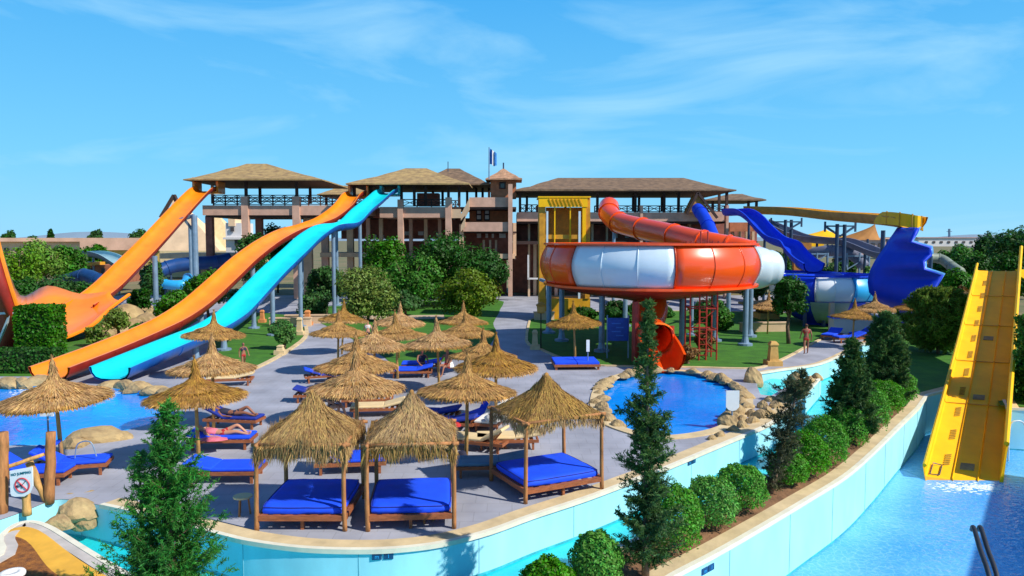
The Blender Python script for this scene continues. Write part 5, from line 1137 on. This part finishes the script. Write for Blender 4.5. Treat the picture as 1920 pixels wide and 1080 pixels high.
def side_table(label, p):
    t = thing('side_table', label, 'table', p, .3); mb = MB(); mb.lathe([(0, .42), (.22, .42), (.22, .46), (0, .46)], n=14); part(mb, 'top', CREAM, t, world=False)
    for a in (0, 2.1, 4.2): mb = MB(); mb.bar((.16*math.cos(a), .16*math.sin(a), 0), (.12*math.cos(a), .12*math.sin(a), .42), .04); part(mb, 'leg', WOOD, t, world=False)
side_table('small round table left of the left canopy bed', tuple(G(456, 965)))
side_table('small round table below the middle canopy bed on its right', tuple(G(800, 978)))
# ================================================================== LOUNGERS
def lounger(label, p, rz, m=BLUEC, back=28, wd=.68, group='loungers under the parasols', pad=True, folded=False):
    t = thing('sun_lounger', label, 'sun lounger', (p[0], p[1], 0), rz, group)
    mb = MB()
    for y in (-wd/2, wd/2): mb.box((0, y, .28), (1.95, .05, .09))
    for x in (-.95, .95): mb.box((x, 0, .28), (.05, wd-.05, .085))
    for k in range(9): mb.box((-.85+k*.2, 0, .315), (.12, wd-.06, .02))
    part(mb, 'frame', WOODR, t, world=False)
    for x in (-.8, .8):
        for y in (-wd/2+.03, wd/2-.03): mb = MB(); mb.box((x, y, .12), (.07, .06, .24)); part(mb, 'leg', WOODR, t, world=False)
    def pad_(x0, x1, ang, ox, oz, nm):
        mb = MB(); L_ = x1-x0; rows = []
        for k, (z, ins) in enumerate(((0, .02), (.03, 0), (.07, 0), (.095, .03))):
            r_ = []
            for (xx, yy) in ((0+ins, -wd/2+ins+.01), (L_*.5, -wd/2+ins+.005), (L_-ins, -wd/2+ins+.01), (L_-ins, wd/2-ins-.01), (L_*.5, wd/2-ins-.005), (0+ins, wd/2-ins-.01)):
                r_.append((ox+xx*math.cos(ang)-z*math.sin(ang), yy, oz+xx*math.sin(ang)+z*math.cos(ang)))
            rows.append(r_)
        mb.loft(rows); part(mb, nm, m, t, world=False)
    pad_(-.95, .25, 0, -.95, .33, 'seat_cushion'); pad_(0, .78, R(back), .26, .335, 'back_cushion')
    if back > 10: mb = MB(); mb.bar((.55, 0, .3), (.80, 0, .33+math.sin(R(back))*.6), .04); part(mb, 'back_prop', WOODR, t, world=False)
    if folded: pad_(0, .6, R(150), .9, .62, 'folded_cushion')
    return t
lounger('blue lounger with its cushion folded up behind the log post', G(135, 888), R(195), BLUEC, 30, .75, folded=True)
lounger('blue lounger half hidden behind the no jumping sign', G(62, 905), R(185), BLUEC, 35)
lounger('wide blue lounger in the open between cypress and left canopy bed', G(425, 898), R(182), BLUEC, 12, .9)
lounger('navy lounger with a person on a pink towel beside the pole', G(418, 838), R(182), BLUEC, 8, .8)
lounger('navy lounger carrying a dark dressed person beside the pool path', G(440, 800), R(172), BLUEN, 25, .7)
lounger('blue lounger with raised head behind the two left canopy beds', G(660, 880), R(187), BLUEC, 26, 1.0)
lounger('faded grey blue lounger between middle and right canopy beds', G(918, 888), R(4), GREYC, 10, .8)
lounger('cream lounger under the parasol beside the cyan slide', G(432, 722), R(10), CREAM, 12, .7)
lounger('cream lounger under the near left parasol', G(708, 778), R(6), CREAM, 14, .8)
lounger('second cream lounger just behind the near left parasol', G(690, 760), R(6), CREAM, 18, .8)
lounger('navy lounger between the two near parasols', G(810, 790), R(-8), BLUEN, 12, .8)
lounger('navy lounger with a red towel under the near right parasol', G(838, 806), R(-8), BLUEN, 10, .7)
lounger('royal blue lounger in the middle of the cluster, wide one', G(772, 706), R(4), BLUEC, 15, 1.0)
lounger('royal blue lounger at the back of the cluster', G(790, 694), R(4), BLUEC, 10, .9)
lounger('royal blue lounger showing left of the left centre parasol', G(612, 715), R(200), BLUEC, 20, .7)
lounger('navy lounger behind the left centre parasol', G(655, 722), R(190), BLUEN, 15, .7)
lounger('cream lounger covered by a white towel near the right flank parasol', G(925, 800), R(75), TOWEL, 25, .8)
lounger('cream lounger with reclined back below the white towelled one', G(895, 842), R(-20), CREAM, 28, .7)
lounger('cream wooden lounger behind the right canopy bed', G(950, 838), R(3), CREAM, 8, .8)
lounger('blue lounger between the near parasols on the right side', G(905, 790), R(60), BLUEC, 38, .6)
lounger('navy lounger in the shade of the near left parasol', G(600, 752), R(185), BLUEN, 15, .75)
for i, (x, y) in enumerate(((1592, 642), (1618, 634), (1560, 636))): lounger(('royal blue lounger by the far river bend, left front', 'royal blue lounger by the far river bend, right rear', 'royal blue lounger behind the walking person')[i], G(x, y), R(10+i*20), BLUEC, 20, .8, 'loungers by the far river bend')
# platform bed round the single parasol
g = G(1080, 692); t = thing('platform_bed', 'square blue platform bed round the single parasol pole', 'daybed', (g.x, g.y+.6, 0), .05)
mb = MB(); mb.box((0, 0, .22), (2.3, 1.9, .12)); part(mb, 'frame', WOODR, t, world=False)
for x in (-1.05, 1.05):
    for y in (-.85, .85): mb = MB(); mb.box((x, y, .08), (.1, .1, .16)); part(mb, 'leg', WOODR, t, world=False)
for sx_ in (-1, 1):
    for sy_ in (-1, 1): mb = MB(); mb.box((sx_*.56, sy_*.46, .335), (1.08, .88, .10)); part(mb, 'cushion', BLUEC, t, world=False)
# towels / bags
def bundle(name, label, cat, p, s_, m, z=.43, rz=.3, seed=1):
    rg = random.Random(seed); mb = MB(); rows = []
    for k in range(5):
        u = k/4; r_ = []
        for j in range(12):
            a = 2*math.pi*j/12; q = (1-.5*u**2)*(1+rg.uniform(-.12, .12)); r_.append((p.x+s_[0]*.5*q*math.cos(a+rz), p.y+s_[1]*.5*q*math.sin(a+rz), z+s_[2]*u))
        rows.append(r_)
    mb.loft(rows); tag(autosmooth(mb.build(name, m), 60), label, cat)
bundle('towel', 'crumpled white towel on the lounger near the right flank parasol', 'towel', G(930, 790, .4), (.8, .5, .25), TOWEL, .44, seed=3)
bundle('towel', 'folded white towel on the cream lounger', 'towel', G(948, 760, .0), (.6, .4, .3), TOWEL, .0, seed=4)
bundle('towel', 'red towel on the navy lounger under the near right parasol', 'towel', G(855, 800, .4), (.35, .3, .12), REDC, .42, seed=5)
bundle('beach_bag', 'dark beach bag on the paving near the near right parasol', 'bag', G(866, 868), (.4, .25, .35), DARKC, .0, seed=6)
bundle('towel', 'white towel draped on a lounger among the rear parasols', 'towel', G(842, 688, .4), (.5, .4, .3), TOWEL, .40, seed=7)
bundle('towel', 'pink patterned towel under the lying person by the pole', 'towel', G(400, 824, .43), (.9, .5, .05), PINKC, .43, seed=8)
# ================================================================== PEOPLE
def skin_mesh(name, pts, edges, rad, m, parent, sub=1):
    me = bpy.data.meshes.new(name); me.from_pydata([tuple(p) for p in pts], edges, []); ob = bpy.data.objects.new(name, me); COL.objects.link(ob)
    sk = ob.modifiers.new('k', 'SKIN'); sk.use_smooth_shade = True
    for i, r_ in enumerate(rad): me.skin_vertices[0].data[i].radius = (r_[0], r_[1]) if isinstance(r_, tuple) else (r_, r_)
    me.skin_vertices[0].data[0].use_root = True
    ss = ob.modifiers.new('s', 'SUBSURF'); ss.levels = sub; ss.render_levels = sub
    bpy.context.view_layer.update(); nm = bpy.data.meshes.new_from_object(ob.evaluated_get(bpy.context.evaluated_depsgraph_get())); bpy.data.objects.remove(ob)
    nm.materials.clear(); nm.materials.append(m); nm.name = name; o = bpy.data.objects.new(name, nm); COL.objects.link(o); o.parent = parent; return o
POSES = {
 'stand': dict(pel=(0, 0, .95), che=(0, .01, 1.32), nec=(0, .0, 1.47), hed=(0, -.02, 1.62), hip=(.10, 0, .90), kne=((.11, -.10, .50), (.11, .10, .48)), ank=((.12, -.16, .09), (.12, .22, .14)), toe=((.13, -.32, .03), (.13, .10, .03)), sho=(.19, 0, 1.40), elb=((.26, .10, 1.13), (.26, -.10, 1.13)), wri=((.27, .02, .90), (.27, -.24, .95))),
 'sit': dict(pel=(0, 0, .52), che=(0, .08, .90), nec=(0, .06, 1.06), hed=(0, .02, 1.21), hip=(.10, -.02, .50), kne=((.12, -.45, .56), (.12, -.43, .52)), ank=((.12, -.48, .12), (.13, -.60, .14)), toe=((.12, -.64, .04), (.14, -.76, .08)), sho=(.19, .07, .99), elb=((.27, -.06, .76), (.27, -.02, .75)), wri=((.20, -.28, .66), (.22, -.22, .60))),
 'lie': dict(pel=(0, 0, .53), che=(0, .40, .58), nec=(0, .56, .62), hed=(0, .70, .68), hip=(.10, -.03, .53), kne=((.12, -.45, .60), (.12, -.42, .76)), ank=((.12, -.86, .50), (.12, -.70, .50)), toe=((.12, -.92, .62), (.12, -.84, .50)), sho=(.19, .50, .60), elb=((.30, .30, .50), (.32, .62, .62)), wri=((.32, .06, .50), (.12, .72, .60)))}
def person(label, loc, rz, pose, cloth, skin=SKIN, top=None, scale=1.0):
    t = thing('person', label, 'person', loc, rz); t.scale = (scale,)*3; q = POSES[pose]; pts = [Vector(q['pel']), Vector(q['che']), Vector(q['nec']), Vector(q['hed'])]
    E = [(0, 1), (1, 2), (2, 3)]; Rr = [(.13, .11), (.14, .11), (.055, .055), (.085, .10)]
    ub = (pts[3]-pts[2]).normalized(); pts.append(pts[3]+ub*.10); E.append((3, 4)); Rr.append((.07, .08))
    for s_ in (-1, 1):
        k = 0 if s_ < 0 else 1; f = lambda v: Vector((v[0]*s_, v[1], v[2])); n = len(pts)
        pts += [f(q['hip']), f(q['kne'][k]), f(q['ank'][k]), f(q['toe'][k])]; E += [(0, n), (n, n+1), (n+1, n+2), (n+2, n+3)]; Rr += [(.095, .095), (.06, .06), (.038, .038), (.03, .035)]
        n = len(pts); w0 = f(q['wri'][k]); e0 = f(q['elb'][k]); hd = (w0-e0).normalized(); pts += [f(q['sho']), e0, w0, w0+hd*.07]; E += [(1, n), (n, n+1), (n+1, n+2), (n+2, n+3)]; Rr += [(.055, .055), (.042, .042), (.027, .027), (.034, .018)]
        pl_ = n+3; sd = hd.cross(Vector((0, 0, 1)) if abs(hd.z) < .9 else Vector((0, 1, 0))).normalized()
        for j in range(4):
            m_ = len(pts); o_ = sd*(j-1.5)*.02; pts += [pts[pl_]+o_+hd*.035, pts[pl_]+o_*1.1+hd*(.075+.008*(1.5-abs(j-1.5)))+Vector((0, -.01, -.008))]; E += [(pl_, m_), (m_, m_+1)]; Rr += [.009, .007]
        m_ = len(pts); pts += [w0+hd*.03+sd*.035, w0+hd*.065+sd*.05]; E += [(n+2, m_), (m_, m_+1)]; Rr += [.010, .008]
    # nose
    body = skin_mesh('body', pts, E, Rr, skin, t, 1)
    fw = Vector((0, -1, 0)) if pose != 'lie' else Vector((0, -.25, 1)).normalized(); h = Vector(q['hed'])
    mb = MB(); a = h+fw*.10; mb.loft([[a+Vector((-.014, 0, 0))-ub*.02, a+Vector((.014, 0, 0))-ub*.02, a+ub*.03], [a+fw*.022-ub*.012, a+fw*.022-ub*.012+Vector((.002, 0, 0)), a+fw*.01+ub*.005]]); part(mb, 'nose', skin, t, world=False)
    for s_ in (-1, 1): mb = MB(); e_ = h+fw*.092+ub*.035+Vector((s_*.033, 0, 0)); mb.box(e_, (.02, .012, .012)); part(mb, 'eye', HAIR, t, world=False)
    mb = MB(); mb.box(h+fw*.095-ub*.04, (.045, .01, .012)); part(mb, 'mouth', REDC, t, world=False)
    hp = [h-fw*.02+ub*.06, h-fw*.045+ub*.01, h-fw*.055-ub*.06]; skin_mesh('hair', hp, [(0, 1), (1, 2)], [(.095, .09), (.10, .08), (.07, .05)], HAIR, t, 1)
    sh = [pts[0], pts[5], pts[5].lerp(pts[6], .42), pts[5+8+9+1 if False else 5], ]
    i2 = 5+4+4+8+2
    sp_ = [pts[0], pts[5], pts[5].lerp(pts[6], .45), pts[i2], pts[i2].lerp(pts[i2+1], .45), pts[0].lerp(pts[1], .3)]
    skin_mesh('shorts', sp_, [(0, 1), (1, 2), (0, 3), (3, 4), (0, 5)], [(.145, .125), (.112, .112), (.088, .088), (.112, .112), (.088, .088), (.14, .12)], cloth, t, 1)
    if top: skin_mesh('shirt', [pts[0].lerp(pts[1], .25), pts[1], pts[1].lerp(pts[2], .55), Vector((-q['sho'][0], q['sho'][1], q['sho'][2])), Vector(q['sho'])], [(0, 1), (1, 2), (1, 3), (1, 4)], [(.148, .128), (.158, .13), (.08, .08), (.075, .075), (.075, .075)], top, t, 1)
    return t
person('person in red clothes walking along the grey path by the far lawn', tuple(G(1511, 664)), R(170), 'stand', REDC, SKIND, REDC)
person('person lying on the pink towel on the navy lounger by the pole', (G(418, 838).x, G(418, 838).y, -.08), R(92), 'lie', REDC, SKIN, PINKC)
person('dark dressed person lying on the navy lounger by the pool path', (G(440, 800).x, G(440, 800).y, -.06), R(80), 'lie', DARKC, SKIND, DARKC)
person('person in dark clothes sitting on the blue lounger in the parasol cluster', (G(792, 702).x, G(792, 702).y, -.08), R(20), 'sit', DARKC, SKIND, DARKC)
person('tanned person in red sitting at the back of the parasol cluster', (G(838, 705).x, G(838, 705).y, 0), R(-30), 'sit', REDC, SKIND)
person('dark haired person sitting beside the cream loungers', (G(622, 785).x, G(622, 785).y, -.05), R(60), 'sit', DARKC, SKIN, DARKC)
person('small person in red standing on the small lawn beside the cyan slide', tuple(G(457, 690)), R(40), 'stand', REDC, SKIND, DARKC, .75)
person('person standing in dark clothes by the bench behind the rear parasols', tuple(G(690, 648)), R(10), 'stand', DARKC, SKIN, WHITEW, .9)
person('swimmer with tanned skin standing at the river edge of the far bend', tuple(G(1655, 660)), R(200), 'stand', BLUEN, SKIND)
# ================================================================== FENCE, SIGN, BIN, LAMPS
def log(mb, a, b, r0, r1, n=9):
    a, b = Vector(a), Vector(b); d = b-a; k = 7; mb.tube([a+d*(i/k)+Vector((random.uniform(-.012, .012), random.uniform(-.012, .012), 0)) for i in range(k+1)], [r0+(r1-r0)*i/k+random.uniform(-.006, .006) for i in range(k+1)], n)
f = thing('log_fence', 'rustic log fence with thick round posts at the left edge', 'fence', tuple(G(50, 945)))
a = G(92, 940); b = G(4, 962)
for (p, z, r_) in ((a, 1.75, .13), (b, 1.95, .13), (b+(b-a)*1.0, 1.7, .12)):
    mb = MB(); log(mb, (p.x, p.y, -.05), (p.x+.12, p.y, z), r_, r_*.85); part(mb, 'post', WOOD, f, True)
mb = MB(); log(mb, (b.x-1.0, b.y-.25, .72), (a.x, a.y-.1, 1.22), .055, .045); part(mb, 'rail', WOODL, f, True)
mb = MB(); log(mb, (a.x-.45, a.y-.02, 1.0), (a.x-.05, a.y-.05, .05), .09, .08); part(mb, 'brace', WOODL, f, True)
# sign
g = G(30, 962); z1 = P(38, 876, g.y-.15).z; cx, zc = P(37, 905, g.y-.2).x, P(37, 905, g.y-.2).z
sg = thing('prohibition_sign', 'white shield shaped no jumping sign on a short log post', 'sign', (cx, g.y, 0))
mb = MB(); log(mb, (cx, g.y, -.05), (cx, g.y, zc), .10, .09); part(mb, 'post', WOODL, sg, True)
hw, hh = .27, .36; yb = g.y-.14
out = [(-hw, hh*.72), (hw, hh), (hw*.98, -.1), (hw*.7, -.27), (hw*.2, -hh*.98), (-hw*.6, -hh), (-hw*.92, -hh*.94), (-hw, -hh*.8)]
mb = MB(); mb.loft([[(cx+x, yb, zc+z) for x, z in out], [(cx+x, yb+.025, zc+z) for x, z in out]]); part(mb, 'board', SIGNW, sg)
mb = MB(); mb.tube([(cx+.02+.165*math.cos(a_), yb-.008, zc-.08+.165*math.sin(a_)) for a_ in [2*math.pi*i/28 for i in range(29)]], .017, 5); mb.bar((cx-.09, yb-.008, zc+.03), (cx+.13, yb-.008, zc-.19), .03, .012); part(mb, 'ring', SIGNR, sg)
mb = MB(); mb.bar((cx-.09, yb-.005, zc-.13), (cx+.03, yb-.005, zc-.06), .045, .01); mb.bar((cx+.03, yb-.005, zc-.06), (cx+.10, yb-.005, zc+.02), .03, .01); mb.bar((cx-.04, yb-.005, zc-.05), (cx+.02, yb-.005, zc-.15), .025, .01); mb.lathe([(0, -.03), (.025, -.01), (.03, 0), (.025, .01), (0, .03)], (cx-.1, yb-.005, zc-.1), 10); part(mb, 'diver_symbol', DARKC, sg)
def text(body, size, m, loc, rot, parent, name='lettering'):
    cu = bpy.data.curves.new('t', 'FONT'); cu.body = body; cu.size = size; cu.align_x = 'CENTER'; cu.align_y = 'CENTER'; cu.extrude = .002; cu.offset = size*.02
    ob = bpy.data.objects.new('t', cu); COL.objects.link(ob); bpy.context.view_layer.update()
    me = bpy.data.meshes.new_from_object(ob.evaluated_get(bpy.context.evaluated_depsgraph_get())); bpy.data.objects.remove(ob); me.materials.clear(); me.materials.append(m)
    o = bpy.data.objects.new(name, me); COL.objects.link(o); o.parent = parent; o.location = loc; o.rotation_euler = rot; return o
text('NO JUMPING', .082, SIGNT, (0, yb-.006-g.y, zc+.20), (R(90), R(-9), 0), sg)
# bin with white lid
g = Vector((P(22, 1060, 13.3).x, 13.3, 0)); t = thing('litter_bin', 'dark red bin with a white bucket lid at the lower left corner', 'bin', tuple(g))
mb = MB(); mb.lathe([(.16, 0), (.17, .02), (.20, .33), (.205, .36), (.19, .36), (.15, .05), (0, .05)], tuple(g), 24); part(mb, 'body', mat('dark_red_plastic', (.20, .008, .025), .3, .1, 3), t, True)
mb = MB(); mb.lathe([(.215, .35), (.22, .39), (.20, .42), (.10, .425), (.09, .40), (0, .40)], tuple(g), 24); part(mb, 'lid', TOWEL, t, True)
# posts with hydrants and white signs
def board_sign(label, px, ybase, ytop, w_, h, m, name='sign', pm=STEEL, shape='rect', cat='sign', D=None, two=False):
    g = G(px, ybase) if D is None else D; t = thing(name, label, cat, tuple(g)); top = P(px, ytop, g.y).z
    if two:
        for s_ in (-1, 1): mb = MB(); mb.tube([(g.x+s_*w_*.5, g.y, 0), (g.x+s_*w_*.5, g.y, top+.15)], .04, 8); part(mb, 'post', pm, t)
    else: mb = MB(); mb.tube([(g.x, g.y, g.z), (g.x, g.y, top-.05)], .03, 8); part(mb, 'post', pm, t)
    if shape == 'rect': o_ = [(-.5, 0), (.5, 0), (.5, 1), (-.5, 1)]
    else: o_ = [(0, 0), (.28, .05), (.5, .2), (.5, 1), (-.5, 1), (-.5, .2), (-.28, .05)]
    mb = MB(); mb.loft([[(g.x+x*w_, g.y-.05, top-h+z*h) for x, z in o_], [(g.x+x*w_, g.y-.02, top-h+z*h) for x, z in o_]]); part(mb, 'board', m, t); return t, g, top
q = G(1372, 805, -.14); board_sign('white shield shaped sign on a thin post at the splash pool', 1373, 0, 732, .46, .72, SIGNW, shape='shield', D=q)
board_sign('narrow white marker sign beside the blue platform bed', 1102, 690, 637, .16, .60, SIGNW)
t, g, top = board_sign('large blue information board on two posts beneath the bowl', 1158, 672, 596, 1.15, 1.25, SIGNB, name='information_board', two=True)
for k in range(4): mb = MB(); mb.box((g.x-.1+(k % 2)*.2, g.y-.055, top-.3-k*.22), (.5-.1*(k % 2), .012, .07)); part(mb, 'text_line', mat('board_pale_blue', (.05, .16, .55), .6, .1, 4), t)
board_sign('white marker on a thin post at the left pool edge', 92, 845, 762, .42, .3, SIGNW)
def pillar(label, px, yb, h, w_, m=STONEP, lamp=False):
    g = G(px, yb); t = thing('stone_pillar', label, 'pillar', tuple(g)); mb = MB(); mb.box((g.x, g.y, .13), (w_*1.7, w_*1.7, .26)); part(mb, 'plinth', m, t)
    mb = MB(); mb.loft([[(g.x+sx*w_*.5*q, g.y+sy*w_*.5*q, z) for sx, sy in ((-1, -1), (1, -1), (1, 1), (-1, 1))] for z, q in ((.26, 1.1), (.34, 1), (h*.8, .8), (h*.86, 1.0), (h*.92, .9), (h, .55))]); part(mb, 'shaft', m, t)
    if lamp:
        mb = MB(); mb.tube([(g.x+.35, g.y, 0), (g.x+.35, g.y, 2.2)], .035, 6); part(mb, 'lamp_post', DWOOD, t); mb = MB(); mb.loft([[(g.x+.35+sx*q, g.y+sy*q, z) for sx, sy in ((-1, -1), (1, -1), (1, 1), (-1, 1))] for z, q in ((2.15, .16), (2.2, .22), (2.55, .24), (2.62, .3), (2.8, .06))]); part(mb, 'lantern', LAMPM, t)
pillar('sandy stone pillar with an amber lantern behind it beside the shaded path', 1003, 655, 1.15, .34, lamp=True)
pillar('ochre stone pillar on the edge of the right lawn', 1449, 685, 1.25, .45, mat('ochre_stone', (.58, .34, .10), .9, .2, 3))
pillar('orange stone pillar near the slide posts on the left', 577, 610, 1.15, .40, mat('orange_stone', (.62, .24, .08), .9, .2, 3))
pillar('small orange stone pillar at the corner of the small lawn', 492, 605, 1.0, .3, mat('orange_stone', (.62, .24, .08)))
pillar('short sandy pillar beside the bright bush on the small lawn', 526, 665, .55, .35)
pillar('slim sandy pillar beyond the rear parasols', 562, 628, 1.2, .35)
# low walls and benches near the building
for i, (x, y, w_, m) in enumerate(((600, 606, 5.2, CONC2), (545, 612, 3.0, CONC2), (1020, 600, 1.6, CONC2), (1432, 622, 3.4, CONC2))):
    g = G(x, y); mb = MB(); mb.box((g.x, g.y, .3), (w_, .4, .6), .1); mb.box((g.x, g.y, .64), (w_+.1, .5, .08), .1); tag(mb.build('low_wall', m), ('low orange planter wall behind the slide posts', 'short planter wall left of the orange pillar', 'small low wall at the shaded path', 'low wall behind the right lawn')[i], 'low wall')
# snack hut under the thatch at right
t = thing('snack_hut', 'thatched hut with yellow lit counter behind the lollipop tree', 'hut', (P(1440, 600, 60).x, 60, 0)); pbox('counter', YWALL, t, 1425, 1462, 588, 604, 60, 2); pbox('wall', DWOOD, t, 1422, 1468, 572, 588, 61.5, .4)
mb = MB(); hip(mb, 1412, 1474, 574, 1438, 1446, 562, 59.5, 4, .3); part(mb, 'roof', [ROOFT, DWOOD], t)
t = thing('counter_hut', 'white and blue service counter beneath the right hand straw parasols', 'hut', tuple(G(1620, 628))); 
gx = G(1620, 628); mb = MB(); mb.box((gx.x, gx.y+1.5, .5), (3.2, .8, 1.0)); part(mb, 'counter', WHITEW, t); mb = MB(); mb.box((gx.x, gx.y+1.5, 1.04), (3.4, 1.0, .08)); part(mb, 'top', BLUEC, t)
for dx in (-1.3, 1.3): mb = MB(); mb.box((gx.x+dx, gx.y+2.2, 1.0), (.3, .3, 2.0)); part(mb, 'column', CONC2, t)
# handrails
t = thing('handrail', 'black curved handrail at the lower right over the pool', 'handrail', (P(1840, 1000, 11).x, 11, ZP)); 
for dx in (0, .10): mb = MB(); mb.tube(spline([P(1822, 993, 10.6)+Vector((dx, 0, 0)), P(1826, 990, 10.3)+Vector((dx, 0, .0)), P(1838, 1030, 9.8)+Vector((dx, 0, 0)), P(1858, 1095, 9.2)+Vector((dx, 0, 0)), P(1880, 1180, 8.8)+Vector((dx, 0, -.4))], 5), .032, 7); part(mb, 'rail', BLACK, t, True)
mb = MB(); q = P(1858, 1095, 9.2); mb.tube([q, (q.x, q.y, ZP-.3)], .03, 7); part(mb, 'post', BLACK, t)
t = thing('ladder_rail', 'white curved pool ladder rail right of the yellow slide', 'ladder', tuple(G(1898, 800)))
for dy in (0, .45): mb = MB(); a = P(1893, 812, 26.8+dy); mb.tube(spline([a+Vector((0, 0, -1.2)), a+Vector((0, 0, .2)), a+Vector((.25, 0, .45)), a+Vector((.55, 0, .3)), a+Vector((.6, 0, -.3))], 4), .03, 6); part(mb, 'rail', WHITEP, t, True)
g = G(208, 862); t = thing('hoop_rail', 'thin curved metal hoop beside the folded blue cushion', 'hoop', tuple(g)); mb = MB(); a = P(140, 850, 20.3); mb.tube(spline([(a.x, 20.3, .45), (a.x+.1, 20.3, .85), (a.x+.45, 20.3, .9), (a.x+.6, 20.3, .5)], 5), .018, 6); part(mb, 'hoop', STEEL, t)
# off frame slide tower on the right whose shadow falls on the pool
t = thing('slide_stair_tower', 'tall concrete slide stair tower standing outside the picture at the right of the pool', 'tower', (24.2, 15.6, ZP-.3)); an = math.atan2(7.1, 5.2)
ux, uy = math.cos(an), math.sin(an); wx, wy = uy, -ux
def tb(name, m, du, dw, z, su, sw, sz): mb = MB(); mb.box((24.2+ux*du+wx*dw, 15.6+uy*du+wy*dw, z), (su, sw, sz), an); part(mb, name, m, t)
for du in (-4.6, 0, 4.6):
    for dw in (-1.8, 1.8): tb('column', CONC, du, dw, 2.4, .5, .5, 8.6)
for z in (2.4, 6.6): tb('platform', CONC, 0, 0, z, 10.2, 4.6, .35)
tb('core_wall', CONC2, 0, .2, .5, 8.4, 3.0, 3.4); tb('core_wall', CONC2, 0, .2, 4.5, 8.4, 3.0, 3.7)

# white water where the slides run out
FOAM = mat('white_water', (.75, .86, .92), .7, .1, 8, bump=.6, bscale=20)
def foam(c, rx, ry, n, seed, z, label=None):
    rg = random.Random(seed); mb = MB()
    for k in range(n):
        a = rg.uniform(0, 6.28); q = rg.uniform(0, 1)**.7; x = c.x+rx*q*math.cos(a); y = c.y+ry*q*math.sin(a); s = rg.uniform(.02, .09)*(1.2-q*.7); m_ = rg.randint(5, 7); b0 = len(mb.v); ph = rg.uniform(0, 6)
        for j in range(m_): t = 2*math.pi*j/m_+ph; r_ = s*rg.uniform(.6, 1.3); mb.v.append(Vector((x+r_*1.5*math.cos(t), y+r_*math.sin(t), z+.004)))
        mb.v.append(Vector((x, y, z+.004+s*.25)))
        for j in range(m_): mb.face((b0+j, b0+(j+1) % m_, b0+m_))
    o = mb.build('splash_foam', FOAM, origin=(0, 0, 0)); o['kind'] = 'stuff'
foam(Vector((p3[-1].x, p3[-1].y-1.1, 0)), 1.3, 1.2, 260, 1, -.12)
foam(Vector((p2[-1].x, p2[-1].y-1.1, 0)), 1.2, 1.1, 200, 2, -.12)
q_ = (yl(1, 0)+yl(1, 1))/2; foam(Vector((q_.x-.1, q_.y-.7, 0)), 1.5, .7, 260, 3, ZP)
